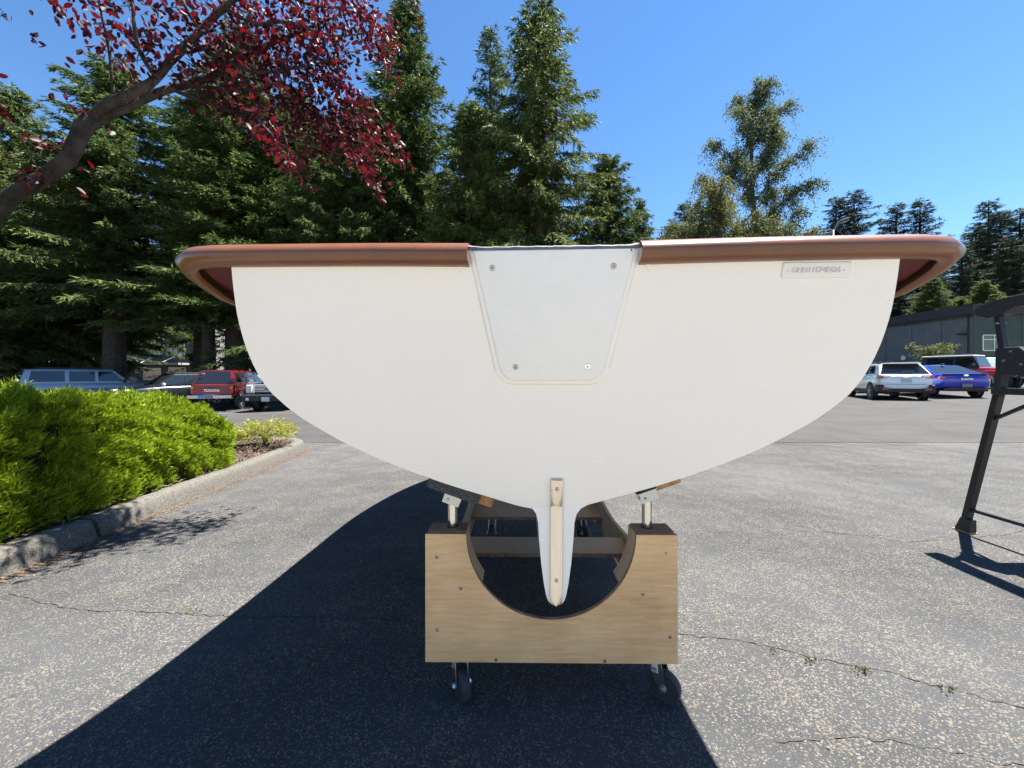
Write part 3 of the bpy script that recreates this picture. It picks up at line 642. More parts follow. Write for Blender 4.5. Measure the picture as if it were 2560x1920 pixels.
def conifer_mesh(seed, H, RB, zb, nb, droop, spray, fine, ragged=0.35, top_pow=0.9, hang=0.5):
    """returns (wood mesh, foliage mesh). zb = height of the lowest boughs, nb = boughs, spray = twigs per metre of bough"""
    rng = np.random.default_rng(seed); tris = []; wood = MB()
    wood.tube([(0, 0, -6.0), (0, 0, 0), (0.02 * H / 20, 0, H * 0.3), (0, 0.02, H * 0.7), (0, 0, H * 0.985)], [H * 0.022, H * 0.021, H * 0.015, H * 0.007, 0.012], 9)
    t = np.linspace(0, 1, nb) ** 0.85 * 0.985
    az = rng.uniform(0, 6.28, nb)
    for i in range(nb):
        h = t[i]; z0 = zb + (H - zb) * h
        L = RB * ((1 - h) ** top_pow) * (1 + rng.normal(0, ragged * 0.55)) + 0.25
        L = max(L, 0.2)
        if rng.random() < 0.10: L *= 0.5
        if rng.random() < 0.06: L *= 1.25
        a = az[i]; out = np.array([math.cos(a), math.sin(a), 0]); sd_ = np.array([-math.sin(a), math.cos(a), 0])
        rise = 0.55 * h ** 1.5 + 0.10 + rng.normal(0, 0.08); dr = droop * (1 - 0.6 * h) * rng.uniform(0.7, 1.3)
        def P(s):
            s = np.asarray(s, float)
            zz = rise * s * L - dr * L * s ** 2 + 0.35 * dr * L * s ** 4
            bow = 0.10 * L * math.sin(i * 1.7)
            return out[None] * (s * L)[:, None] + sd_[None] * (bow * s ** 2)[:, None] + np.array([0, 0, 1.0])[None] * (z0 + zz)[:, None]
        sp = P(np.array([0, 0.35, 0.7, 1.0]))
        r0 = 0.010 + 0.012 * L
        wood.tube([tuple(q) for q in sp], [r0, r0 * .7, r0 * .4, 0.006], 4, cap=False)
        # twigs along the outer 80 percent
        nt_ = int(max(5, spray * L)); s = np.sort(rng.uniform(0.06, 1.0, nt_)); base = P(s)
        sg = rng.choice([-1, 1], nt_); tl = (0.16 + 0.42 * (1 - np.abs(s - 0.55) * 1.1)) * min(1.0, 0.35 + L * 0.28) * rng.uniform(0.6, 1.3, nt_)
        ang = rng.uniform(0.5, 1.15, nt_) * (1.15 - 0.65 * s)
        td = out[None] * np.cos(ang)[:, None] + sd_[None] * (sg * np.sin(ang))[:, None]
        td[:, 2] += -hang * rng.uniform(0.2, 1.2, nt_) + 0.12
        td = unit(td)
        # needles sprigs on each twig
        k = fine
        ss = (np.arange(k) + 0.5) / k
        b = base[:, None, :] + td[:, None, :] * (tl[:, None] * ss[None])[..., None]
        b[..., 2] -= (hang * 0.5 * (tl[:, None] * ss[None]) ** 2)
        dd = td[:, None, :] + rng.normal(0, 0.42, (nt_, k, 3)); dd[..., 2] -= 0.3 * hang
        dd = unit(dd); b = b.reshape(-1, 3); dd = dd.reshape(-1, 3); m_ = len(b)
        ln = rng.uniform(0.16, 0.36, m_); tris.append(blades(b, dd, ln, rng.uniform(0.018, 0.036, m_), rng))
    # leader
    m_ = 40; zz = rng.uniform(0.93, 1.0, m_) * H; b = np.stack([rng.normal(0, .03, m_), rng.normal(0, .03, m_), zz], 1); d = unit(rng.normal(0, 1, (m_, 3)) + [0, 0, 0.6])
    tris.append(blades(b, d, rng.uniform(0.1, 0.25, m_), np.full(m_, 0.03), rng))
    v = np.concatenate(tris); fo = np_mesh('foliage', v, quads(v))
    wm = bpy.data.meshes.new('trunk'); wm.from_pydata(wood.v, [], wood.f); wm.update(); wm.shade_smooth(); return wm, fo

CONI = {
    'A': conifer_mesh(1, 22, 4.6, 3.4, 420, 0.55, 14, 9, hang=0.7),        # broad, drooping
    'B': conifer_mesh(2, 22, 3.7, 2.6, 420, 0.35, 14, 9, ragged=0.5, hang=0.55),
    'C': conifer_mesh(3, 22, 4.2, 3.6, 380, 0.65, 15, 9, ragged=0.6, top_pow=0.75, hang=0.95),
    'D': conifer_mesh(4, 22, 3.4, 0.6, 330, 0.30, 11, 6, ragged=0.4, hang=0.35),         # for the far stand
}
def conifer(kind, x, y, h, wide, rz, label, m=M_NEEDLE, group=None, lift=0.0, lean=0.0):
    wm, fm = CONI[kind]; z = float(gz(x, y)) + lift
    r = empty('conifer_tree', (x, y, z), rz); s = h / 22.0; r.scale = (s * wide, s * wide, s); r.rotation_euler[0] = lean
    t = bpy.data.objects.new('trunk', wm); t.parent = r; COL.objects.link(t)
    if not wm.materials: wm.materials.append(M_BARK)
    c = bpy.data.objects.new('crown', fm); c.parent = r; COL.objects.link(c)
    if not fm.materials: fm.materials.append(m)
    c.material_slots[0].link = 'OBJECT'; c.material_slots[0].material = m; c['kind'] = 'stuff'
    tag(r, label, 'tree', group); return r
def PX(px, Y): return (px - 1280) / 1000.0 * Y
def HT(py, Y, x): return HCAM + (940 - py) / 1000.0 * Y - float(gz(x, Y))
G1 = 'evergreens behind the parked vehicles'
near = [('A', 30, 25, 215, 1.25, 0.3, M_NEEDLE2, 'blue green evergreen at the far left edge behind the plum trunk'),
        ('C', 285, 24.5, 150, 1.45, 1.2, M_NEEDLE, 'wide dark evergreen behind the plum leaves, left of the others'),
        ('B', 592, 25, 60, 1.45, 2.2, M_NEEDLE, 'dark evergreen half hidden behind the red plum leaves'),
        ('A', 520, 24.0, 400, 1.35, 4.2, M_NEEDLE2, 'shorter bushy evergreen in front of the dark ones, above the red pickup'),
        ('B', 1018, 26, -5, 1.15, 3.1, M_NEEDLE, 'tall evergreen whose top meets the upper frame edge, right of the plum'),
        ('D', 1226, 31, 65, 0.9, 0.9, M_NEEDLE, 'evergreen with a thin bare spire, between two taller ones'),
        ('C', 1348, 24, 2, 1.02, 5.2, M_NEEDLE2, 'tallest evergreen against the blue sky, above the transom board'),
        ('A', 1175, 23, 250, 1.15, 0.2, M_NEEDLE2, 'dense mid height evergreen left of the tallest one'),
        ('C', 1520, 25.5, 385, 1.25, 2.6, M_NEEDLE, 'low rounded evergreen with drooping boughs right of the tallest one'),
        ('B', 1600, 33, 497, 1.0, 1.0, M_NEEDLE, 'small pointed evergreen at the right end of the near row'),
        ('C', 830, 24, 300, 1.3, 3.9, M_NEEDLE, 'dark evergreen below the right half of the plum leaves'),
        ('A', 90, 35, 470, 1.9, 2.7, M_NEEDLE, 'dark evergreen in the second row at the far left'),
        ('B', 190, 27, 400, 1.35, 3.0, M_NEEDLE, 'dark evergreen filling the gap behind the curved plum limb'),
        ('A', -190, 23, 200, 1.3, 1.0, M_NEEDLE, 'evergreen partly outside the left edge of the photo'),
        ('A', 735, 28, 225, 1.5, 2.9, M_NEEDLE, 'dark evergreen behind the lower plum leaves, left of the tall pair'),
        ('C', 905, 29.5, 255, 1.5, 4.4, M_NEEDLE, 'dark evergreen behind the right fringe of the plum leaves'),
        ('B', 512, 29, 190, 1.6, 0.7, M_NEEDLE, 'dark evergreen behind the fork of the plum limb'),
        ('C', 1010, 30, 330, 1.6, 3.3, M_NEEDLE, 'dark evergreen in the second row behind the left rub rail'),
        ('C', 262, 33, 440, 1.7, 5.0, M_NEEDLE, 'dark evergreen in the second row behind the hedge'),
        ('A', 1330, 31, 420, 1.5, 1.4, M_NEEDLE, 'dark evergreen in the second row behind the transom board')]
LIFT = {512: 3.0, 735: 1.5, 285: 2.0, 592: 2.4, 520: 2.9, 262: 2.0, 830: 1.0}
for k, px, Y, py, wd, rz, m, lb in near:
    x = PX(px, Y); lf = LIFT.get(px, 0.0); conifer(k, x, Y, HT(py, Y, x) - lf, wd, rz, lb, m, G1, lift=lf)
G2 = 'distant firs along the skyline'
far = [('D', 1712, 62, 505, 1.5, 'left'), ('D', 2090, 66, 491, 1.5, 'a'), ('D', 2135, 64, 476, 1.7, 'b'), ('D', 2240, 66, 507, 1.5, 'c'), ('D', 2300, 64, 496, 1.5, 'd'), ('D', 2472, 62, 500, 1.6, 'e'), ('D', 2550, 60, 520, 1.7, 'f'),
       ('D', 2345, 68, 640, 1.6, 'g'), ('D', 2250, 56, 700, 1.8, 'h'), ('D', 2405, 56, 610, 1.6, 'i'), ('D', 2520, 55, 590, 1.7, 'j'), ('A', 2300, 52, 770, 1.7, 'k'), ('A', 2330, 50, 690, 1.5, 'l'), ('A', 2400, 51, 740, 1.6, 'm'), ('A', 2190, 60, 660, 1.7, 'n'), ('D', 2600, 58, 520, 1.8, 'o'), ('D', 2440, 66, 560, 1.9, 's'), ('D', 2500, 68, 530, 1.8, 't'), ('A', 2460, 50, 700, 1.6, 'u'), ('D', 2030, 70, 640, 1.8, 'p'), ('D', 1930, 68, 600, 1.8, 'q'), ('D', 1800, 68, 620, 1.8, 'r')]
FL = {'left': 'distant fir just left of the birch', 'a': 'distant fir left of the lamp head', 'b': 'pointed distant fir behind the lamp head', 'c': 'distant fir over the right rub rail, left of a close pair', 'd': 'distant fir over the right rub rail, right of a close pair',
      'e': 'tall distant fir right of the rub rail corner', 'f': 'tall distant fir at the right edge of the photo', 'g': 'dim distant fir below the right rub rail corner', 'h': 'distant fir beside the transom edge, above the grey building', 'i': 'distant fir behind the rub rail corner, above the grey building',
      'j': 'distant fir above the work stand beam', 'k': 'short light green fir just above the grey roof', 'l': 'light green fir above the grey roof, tallest of the light ones', 'm': 'light green fir above the grey roof, right of the others', 'n': 'distant fir hidden mostly behind the transom edge', 'o': 'distant fir cut by the right edge of the photo',
      's': 'dense distant fir left of the tall fir near the right edge', 't': 'dense distant fir between the two tall ones at the right edge', 'u': 'light green fir just left of the work stand beam', 'p': 'low distant fir behind the lamp post', 'q': 'low distant fir behind the right side of the birch', 'r': 'low distant fir behind the left side of the birch'}
for q, (k, px, Y, py, wd, key) in enumerate(far):
    x = PX(px, Y); conifer(k, x, Y, HT(py, Y, x), wd, q * 1.3, FL[key], M_NEEDLE2 if key in 'klmu' else M_FARN, G2)

# broadleaf trees -------------------------------------------------
def broad_tree(name, loc, label, trunk_pts, trunk_r, limbs, leaf_m, leaf_len, per_m, seed, bark, hang=0.6, cat='tree', group=None, sub=5, twl=1.0, spread=0.14):
    """limbs: list of (points, r0). Twigs grow from the limbs and carry leaves."""
    rng = np.random.default_rng(seed); root = empty(name, loc); wd = MB()
    wd.tube(trunk_pts, trunk_r, 8)
    LV = []
    for pts, r0 in limbs:
        q = spline(pts, 10); wd.tube([tuple(p) for p in q], list(np.linspace(r0, r0 * 0.2, 10)), 5, cap=False)
        Ltot = np.linalg.norm(np.diff(q, axis=0), axis=1).sum(); nt_ = int(sub * Ltot) + 2
        for k in range(nt_):
            s = rng.uniform(0.22, 1) * 9; i0 = min(int(s), 8); b = q[i0] + (q[i0 + 1] - q[i0]) * (s - i0)
            d = unit(q[i0 + 1] - q[i0]) + rng.normal(0, 0.8, 3); d = unit(d); tl = twl * rng.uniform(0.4, 1.1)
            pts2 = [b + d * tl * f + np.array([0, 0, -hang * tl * f * f]) for f in (0, 0.35, 0.7, 1.0)]
            wd.tube([tuple(p) for p in pts2], [0.02 * twl, 0.014 * twl, 0.009 * twl, 0.004], 3, cap=False)
            n = int(per_m * tl); f = rng.uniform(0.1, 1.05, n)
            P = b + d * (tl * f)[:, None] + np.stack([np.zeros(n), np.zeros(n), -hang * tl * f * f], 1) + rng.normal(0, spread * twl, (n, 3))
            D = unit(rng.normal(0, 1, (n, 3)) + [0, 0, -0.5]); LV.append(blades(P, D, leaf_len * rng.uniform(0.7, 1.3, n), leaf_len * 0.30 * rng.uniform(0.7, 1.2, n), rng))
    me = bpy.data.meshes.new('trunk'); me.from_pydata(wd.v, [], wd.f); me.update(); link('trunk', me, bark, root, True)
    v = np.concatenate(LV); c = link('crown', np_mesh('crown', v, quads(v)), leaf_m, root); c['kind'] = 'stuff'
    tag(root, label, cat, group); return root
M_BIRCH = mat('birch leaves', (0.045, 0.068, 0.030), 0.7, col2=(0.19, 0.22, 0.10), island=1, trans=0.35, spec=0.08)
M_BBARK = mat('birch bark', (0.05, 0.045, 0.04), 0.9, col2=(0.16, 0.15, 0.14), var=0.9, vscale=2.5, bump=0.4, bscale=20)
Yb = 34.0; xb = PX(1900, Yb)
def bp(px, py, dy=0.0): return (PX(px, Yb) - xb, dy, HCAM + (940 - py) / 1000 * Yb - float(gz(xb, Yb)))
tr = [bp(1905, 980), bp(1893, 600, 0.1), bp(1880, 480, 0), bp(1880, 330, 0.1), bp(1890, 220, 0)]
lim = [([bp(1880, 330), bp(1885, 270, .2), bp(1895, 205)], 0.07), ([bp(1885, 280), bp(1905, 235, -.3), bp(1915, 212, -.5)], 0.05), ([bp(1882, 310), bp(1860, 262, .4), bp(1845, 238, .6)], 0.05),
       ([bp(1880, 350), bp(1910, 290, .6), bp(1940, 255, .9)], 0.06), ([bp(1882, 380), bp(1920, 310, -.8), bp(1950, 285, -1.2)], 0.06), ([bp(1880, 400), bp(1845, 330, -1), bp(1832, 300, -1.2)], 0.06),
       ([bp(1885, 450), bp(1935, 360, .5), bp(1970, 322, .8)], 0.07), ([bp(1870, 440), bp(1820, 370, .5), bp(1785, 340, .9)], 0.07), ([bp(1890, 500), bp(1960, 410, -.6), bp(2008, 372, -1)], 0.08), ([bp(1890, 520), bp(1950, 470, .8), bp(2005, 455, 1.4)], 0.07),
       ([bp(1880, 470), bp(1850, 420, 1.2), bp(1830, 390, 1.8)], 0.07), ([bp(1885, 460), bp(1900, 390, -1.4), bp(1905, 340, -2)], 0.07), ([bp(1890, 560), bp(1960, 500, -1.2), bp(1990, 480, -1.8)], 0.08), ([bp(1893, 590), bp(1940, 545, .6), bp(1965, 520, 1)], 0.07),
       ([bp(1885, 540), bp(1840, 480, -1.6), bp(1825, 440, -2.2)], 0.08), ([bp(1885, 430), bp(1880, 390, 1.2), bp(1870, 350, 1.8)], 0.06), ([bp(1892, 600), bp(1930, 590, -2), bp(1950, 560, -2.6)], .08), ([bp(1885, 360), bp(1905, 320, .9), bp(1900, 280, 1.2)], .05)]
broad_tree('birch_tree', (xb, Yb, float(gz(xb, Yb))), 'tall open birch standing against the sky right of the evergreens', tr, [0.34, 0.26, 0.19, 0.11, 0.05], lim, M_BIRCH, 0.17, 46, 21, M_BBARK, hang=0.9, sub=10, twl=1.35, spread=0.12)
M_BIRCH2 = mat('weeping birch leaves', (0.045, 0.06, 0.016), 0.7, col2=(0.18, 0.185, 0.06), island=1, trans=0.38, spec=0.08)
Yb = 27.0; xb = PX(1800, Yb)
tr = [bp(1810, 980), bp(1805, 640), bp(1795, 540), bp(1785, 470)]
lim = []
for k, (ex, ey) in enumerate(((1758, 448), (1785, 440), (1770, 480), (1812, 470), (1740, 500), (1720, 540), (1840, 520), (1870, 545), (1700, 570), (1830, 560), (1900, 570), (1760, 560), (1690, 600), (1930, 590), (1790, 590), (1860, 600), (1740, 610), (1960, 610), (1670, 575), (1655, 600), (1700, 545), (1985, 600), (1900, 545), (1945, 560), (1730, 470), (1850, 480), (1885, 590), (1820, 610), (1760, 595), (1715, 595))):
    dy = math.sin(k * 2.3) * 1.8; lim.append(([bp(1800, min(ey + 90, 640)), bp((1800 + ex) / 2, ey + 22, dy * .5), bp(ex, ey, dy)], 0.05))
broad_tree('weeping_birch', (xb, Yb, float(gz(xb, Yb))), 'yellow green weeping birch low in front of the tall birch', tr, [0.25, 0.18, 0.12, 0.05], lim, M_BIRCH2, 0.15, 48, 22, M_BBARK, hang=1.3, sub=8, twl=1.3, spread=0.10)
# small ornamental tree in front of the grey building
M_SMALL = mat('pale leaves', (0.06, 0.08, 0.025), 0.7, col2=(0.17, 0.18, 0.07), island=1, spec=0.1, trans=0.3)
Yb = 31.0; xb = PX(2331, Yb)
tr = [bp(2331, 950), bp(2331, 900), bp(2333, 880)]
lim = [([bp(2332, 895), bp(2332 + 0.5 * dx, 876, dy * .5), bp(2332 + dx, 862 + abs(dx) * 0.12, dy)], 0.05) for dx, dy in ((-48, 0.3), (-36, -.6), (-22, .8), (-10, -.9), (4, .9), (18, -.8), (30, .6), (42, -.3), (50, 0.3), (0, 0))]
broad_tree('ornamental_tree', (xb, Yb, float(gz(xb, Yb))), 'small flat topped pale green tree in front of the grey building', tr, [0.12, 0.10, 0.07], lim, M_SMALL, 0.14, 60, 23, M_BARK, hang=0.25, sub=4, twl=0.6)
# understorey shrubs under the evergreens, seen between the trunks
for k, (px, Y, py, wpx, lb) in enumerate(((505, 31, 885, 34, 'sunlit leafy shrub right of the dark building'), (630, 31, 865, 60, 'sunlit leafy shrub right of the thick trunk'), (300, 29, 905, 60, 'low shrub behind the white vehicle'), (720, 32, 870, 80, 'sunlit leafy shrub mostly hidden by the transom'), (130, 29, 900, 70, 'low shrub at the far left behind the hedge'))):
    xb = PX(px, Y); Yb = Y
    lim = [([bp(px, 945), bp(px + dx * .5, (py + 945) / 2, dy * .5), bp(px + dx, py + abs(dx) * .5, dy)], 0.03) for dx, dy in [(RNG.uniform(-wpx * .6, wpx * .6), RNG.uniform(-1, 1)) for _ in range(9)]]
    broad_tree('leafy_shrub', (xb, Y, float(gz(xb, Y))), lb, [(0, 0, -0.2), (0, 0, 0.8)], [0.06, 0.05], lim, mat('light green leaves', (0.045, 0.08, 0.016), 0.5, col2=(0.13, 0.175, 0.038), island=1, trans=0.35), 0.17, 55, 40 + k, M_BARK, hang=0.3, sub=4, twl=0.8, cat='shrub', group='understorey shrubs')  # the leaves' own light green, varied at random per leaf

# ------------------------------------------------------------------ clipped hedge
hd = empty('hedge', (-3.3, 2.0, 0.1)); tag(hd, 'clipped bright green hedge behind the kerb at the left', 'hedge')
def hedge_h(y): return np.interp(y, [-1.2, 0, 1.6, 2.6, 3.15, 3.6, 3.9, 4.2, 4.5], [0.84, 0.86, 0.90, 0.93, 0.91, 0.82, 0.74, 0.64, 0.56])
def hn(y, s):   # lumps of growth
    return 0.035 * np.sin(y * 5.1 + 2.2 * np.sin(s * 4.0 + y)) + 0.038 * np.sin(y * 11.3 + s * 9.1) * np.sin(s * 13.7 - y * 6) + 0.04 * np.sin(y * 27 + s * 18) * np.sin(s * 31 + 1.3 * y)
def hedge_pt(y, s, inset=0.0):
    """s in 0..1: front foot > top edge > back of the top"""
    H = hedge_h(y); e = np.sqrt(np.clip(1 - ((np.maximum(y, 3.87) - 3.87) / 0.50) ** 2.6, 0.0004, 1))
    H = 0.12 + (H - 0.12) * e ** 0.55
    xf = -2.83 - 0.55 * (1 - e) ** 1.1 - (0.02 * (y - 3)); xb_ = -4.7
    a = s * 1.0
    # superellipse from front foot (xf,0.12) to top back
    th = np.clip(a / 0.62, 0, 1) * np.pi / 2; c = np.cos(th) ** 0.55; sn = np.sin(th) ** 0.62
    x = xf - 0.42 * (1 - c); z = 0.11 + (H - 0.11) * sn
    back = np.clip((a - 0.62) / 0.38, 0, 1); x = x - back * (4.25 + xf + 0.42) * 1.0 * np.where(a > 0.62, 1, 0)
    return np.stack([x, y, z], -1)
def hedge_frame(y, s):
    e = 1e-3; p = hedge_pt(y, s); a = hedge_pt(y + e, s) - hedge_pt(y - e, s); b = hedge_pt(y, np.clip(s + e, 0, 1)) - hedge_pt(y, np.clip(s - e, 0, 1))
    n = unit(np.cross(a, b)); n = np.where((n[..., 0:1] * -1 + n[..., 2:3]) < -5, -n, n)
    flip = (n[..., 0:1] * 0.6 + n[..., 2:3]) < 0; return p, np.where(flip, -n, n)
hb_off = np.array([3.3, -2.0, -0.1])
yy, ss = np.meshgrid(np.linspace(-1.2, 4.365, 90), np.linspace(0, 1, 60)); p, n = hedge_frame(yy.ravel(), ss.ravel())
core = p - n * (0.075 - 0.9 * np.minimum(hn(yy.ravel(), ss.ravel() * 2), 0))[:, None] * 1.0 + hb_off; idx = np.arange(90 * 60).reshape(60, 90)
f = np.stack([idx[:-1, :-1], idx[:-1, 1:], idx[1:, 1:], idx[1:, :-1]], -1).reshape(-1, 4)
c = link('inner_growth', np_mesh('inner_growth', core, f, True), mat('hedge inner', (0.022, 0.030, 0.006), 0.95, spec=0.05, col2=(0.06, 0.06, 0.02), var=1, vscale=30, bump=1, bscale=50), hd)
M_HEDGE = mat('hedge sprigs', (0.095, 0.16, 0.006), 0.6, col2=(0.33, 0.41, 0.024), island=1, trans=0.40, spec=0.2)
ns = 125000
y = RNG.uniform(-0.6, 4.36, ns); s = RNG.uniform(0.0, 1.0, ns) ** 1.15
p, n = hedge_frame(y, s); lump = hn(y, s * 2)
keep = (lump > -0.05 + RNG.uniform(-0.01, 0.04, ns) * 0.6); p = p[keep]; n = n[keep]; lump = lump[keep]; m_ = len(p)
b = p + n * (lump - 0.055 + RNG.uniform(-0.045, 0.022, m_))[:, None]
d = unit(n * 0.65 + np.array([0.15, 0.1, 0.85]) + RNG.normal(0, 0.28, (m_, 3)))
allv = []
for q in range(3):
    dd = unit(d + RNG.normal(0, 0.34, (m_, 3))); bb = b + d * (q * 0.017)
    allv.append(blades(bb, dd, RNG.uniform(0.028, 0.052, m_), RNG.uniform(0.0024, 0.0042, m_), RNG))
v = np.concatenate(allv) + hb_off
o = link('foliage', np_mesh('foliage', v, quads(v)), M_HEDGE, hd); o['kind'] = 'stuff'
st = MB()
for k in range(26):
    y0 = RNG.uniform(0.3, 3.5); x0 = -3.05 - RNG.uniform(0, 0.3)
    st.tube([(x0 + 3.3, y0 - 2, 0.0), (x0 + 3.3 + RNG.normal(0, .05), y0 - 2 + RNG.normal(0, .05), 0.18), (x0 + 3.3 + RNG.normal(0, .1), y0 - 2 + RNG.normal(0, .1), 0.4)], [0.012, 0.009, 0.005], 5)
st.obj('stems', M_BARK, hd, smooth=True)

# yellow thread-leaf shrubs beside the kerb end
M_YEL = mat('yellow thread leaves', (0.15, 0.18, 0.02), 0.55, col2=(0.36, 0.34, 0.055), island=1, trans=0.3)
def yellow_shrub(x, y, w_, h_, seed, lb, nst=95):
    rng = np.random.default_rng(seed); r = empty('yellow_shrub', (x, y, 0.125)); wd = MB(); V = []
    for k in range(7):
        a = rng.uniform(0, 6.28); wd.tube([(0, 0, -0.02), (math.cos(a) * .05, math.sin(a) * .05, h_ * .35), (math.cos(a) * w_ * .3, math.sin(a) * w_ * .25, h_ * .62)], [0.02, 0.015, 0.006], 6)
    for k in range(nst):
        a = rng.uniform(0, 6.28); rr = w_ * 0.5 * math.sqrt(rng.uniform(0.05, 1)); c0 = np.array([math.cos(a) * rr * .7, math.sin(a) * rr * .6, h_ * rng.uniform(0.45, 0.85) * (1.05 - 0.35 * rr / (w_ * .5))])
        o_ = unit(np.array([math.cos(a), math.sin(a) * .8, 0.55 + rng.normal(0, .3)])); L = rng.uniform(0.08, 0.2) * h_ / 0.4
        n = 34; f = rng.uniform(0, 1, n); P = c0 + o_ * (L * f)[:, None]; P[:, 2] -= 0.5 * L * f * f
        P += rng.normal(0, 0.012, (n, 3)); D = unit(o_ + rng.normal(0, 0.5, (n, 3)) + [0, 0, -0.65]); V.append(blades(P, D, rng.uniform(.035, .085, n), np.full(n, .0028), rng))
    wd.obj('stems', M_BARK, r, smooth=True); v = np.concatenate(V); c = link('foliage', np_mesh('foliage', v, quads(v)), M_YEL, r); c['kind'] = 'stuff'
    tag(r, lb, 'shrub', 'yellow thread leaf shrubs')
yellow_shrub(-3.22, 5.25, 0.80, 0.40, 5, 'yellow thread leaf shrub at the kerb end below the transom edge', 130)
yellow_shrub(-3.72, 5.1, 0.55, 0.30, 6, 'smaller yellow thread leaf shrub beside the hedge end', 70)

# ------------------------------------------------------------------ purple plum tree
M_PLUM = mat('plum leaves', (0.012, 0.0035, 0.005), 0.5, col2=(0.045, 0.005, 0.008), island=1, trans=0.26, tcol=(0.15, 0.005, 0.009), spec=0.2)
M_PBARK = mat('plum bark', (0.018, 0.015, 0.013), 0.9, spec=0.2, col2=(0.045, 0.038, 0.033), var=1.0, vscale=14, bump=0.9, bscale=34, stretch=(1, 1, 1))
plum = empty('plum_tree', (-3.95, 2.5, 0.12)); tag(plum, 'purple leaved plum tree leaning in from the upper left corner', 'tree')
PO = np.array([-3.95, 2.5, 0.12])
def pp(px, py, Y): return np.array([PX(px, Y), Y, HCAM + (940 - py) / 1000 * Y]) - PO
tb = MB()
main = [np.array([0, 0, -0.1]), np.array([0.05, 0, 0.6]), np.array([0.25, 0, 1.35])] + [pp(0, 520, 2.5), pp(110, 445, 2.5), pp(173, 393, 2.5), pp(202, 330, 2.5), pp(228, 293, 2.5)]
def knobby(P, r, n=26, seg=12, amp=0.06):
    q = spline(P, n); rr = np.interp(np.linspace(0, 1, n), np.linspace(0, 1, len(r)), r); rr = rr * (1 + RNG.normal(0, amp, n)); tb.tube([tuple(a) for a in q], list(rr), seg)
    return q
knobby(main, [0.10, 0.085, 0.070, 0.060, 0.056, 0.050, 0.046, 0.043], 40)
UP = [pp(216, 305, 2.5), pp(250, 272, 2.5), pp(278, 255, 2.5), pp(376, 208, 2.55), pp(428, 150, 2.6), pp(492, 87, 2.65), pp(561, 17, 2.7), pp(660, -60, 2.8)]
LO = [pp(218, 318, 2.5), pp(260, 292, 2.55), pp(324, 262, 2.6), pp(405, 228, 2.7), pp(463, 214, 2.8)]
limbs = [knobby(UP, [0.026, 0.027, 0.026, 0.025, 0.023, 0.021, 0.018, 0.015], 36, 10), knobby(LO, [0.034, 0.034, 0.030, 0.025, 0.019], 20, 10)]
thin = [([pp(463, 214, 2.8), pp(530, 190, 2.85), pp(640, 125, 3.0), pp(740, 85, 3.1), pp(840, 40, 3.2)], 0.026), ([pp(463, 214, 2.8), pp(560, 222, 2.85), pp(650, 228, 2.9), pp(720, 262, 3.0), pp(800, 300, 3.1), pp(870, 330, 3.2)], 0.013),
        ([pp(430, 222, 2.75), pp(520, 258, 2.8), pp(620, 292, 2.9), pp(690, 335, 3.0), pp(780, 365, 3.1), pp(850, 385, 3.15)], 0.016), ([pp(285, 250, 2.5), pp(279, 190, 2.48), pp(272, 120, 2.45), pp(250, 20, 2.4), pp(240, -60, 2.4)], 0.011),
        ([pp(470, 100, 2.64), pp(560, 150, 2.75), pp(640, 180, 2.8), pp(740, 170, 2.9), pp(830, 150, 3.0)], 0.016), ([pp(390, 195, 2.55), pp(350, 130, 2.4), pp(335, 60, 2.3), pp(330, -40, 2.3)], 0.014), ([pp(500, 80, 2.66), pp(470, 30, 2.5), pp(430, -40, 2.4)], 0.014),
        ([pp(560, 20, 2.7), pp(640, 60, 2.8), pp(720, 55, 2.9), pp(830, 90, 3.05), pp(930, 80, 3.2)], 0.014), ([pp(620, 292, 2.9), pp(690, 310, 2.8), pp(715, 350, 2.75), pp(722, 400, 2.7)], 0.008), ([pp(850, 385, 3.15), pp(900, 395, 3.2), pp(920, 430, 3.2), pp(930, 470, 3.2)], 0.006),
        ([pp(800, 300, 3.1), pp(870, 290, 3.15), pp(930, 285, 3.2)], 0.007), ([pp(820, 320, 3.1), pp(900, 355, 3.2), pp(1000, 358, 3.25)], 0.006), ([pp(700, 180, 2.9), pp(790, 230, 3.0), pp(840, 260, 3.0)], 0.008), ([pp(670, -40, 2.8), pp(770, 10, 3.0), pp(880, 20, 3.1)], 0.014),
        ([pp(830, 90, 3.05), pp(870, 130, 3.1), pp(960, 110, 3.2)], 0.006), ([pp(590, 155, 2.8), pp(600, 90, 2.7), pp(640, 0, 2.7)], 0.012), ([pp(110, 445, 2.5), pp(80, 400, 2.4), pp(50, 340, 2.3), pp(10, 290, 2.25)], 0.006), ([pp(90, 455, 2.5), pp(60, 440, 2.35), pp(30, 430, 2.3)], 0.005),
        ([pp(210, 315, 2.5), pp(195, 285, 2.45), pp(175, 268, 2.42)], 0.004), ([pp(1000, -40, 3.3), pp(1020, 5, 3.3), pp(1035, 14, 3.3)], 0.003), ([pp(-30, -30, 2.3), pp(0, 20, 2.3), pp(15, 40, 2.3)], 0.004)]
for P_, r_ in thin: knobby(P_, [r_, r_ * 0.75, r_ * .35], 16, 7, 0.04)
tb.obj('trunk', M_PBARK, plum, smooth=True)
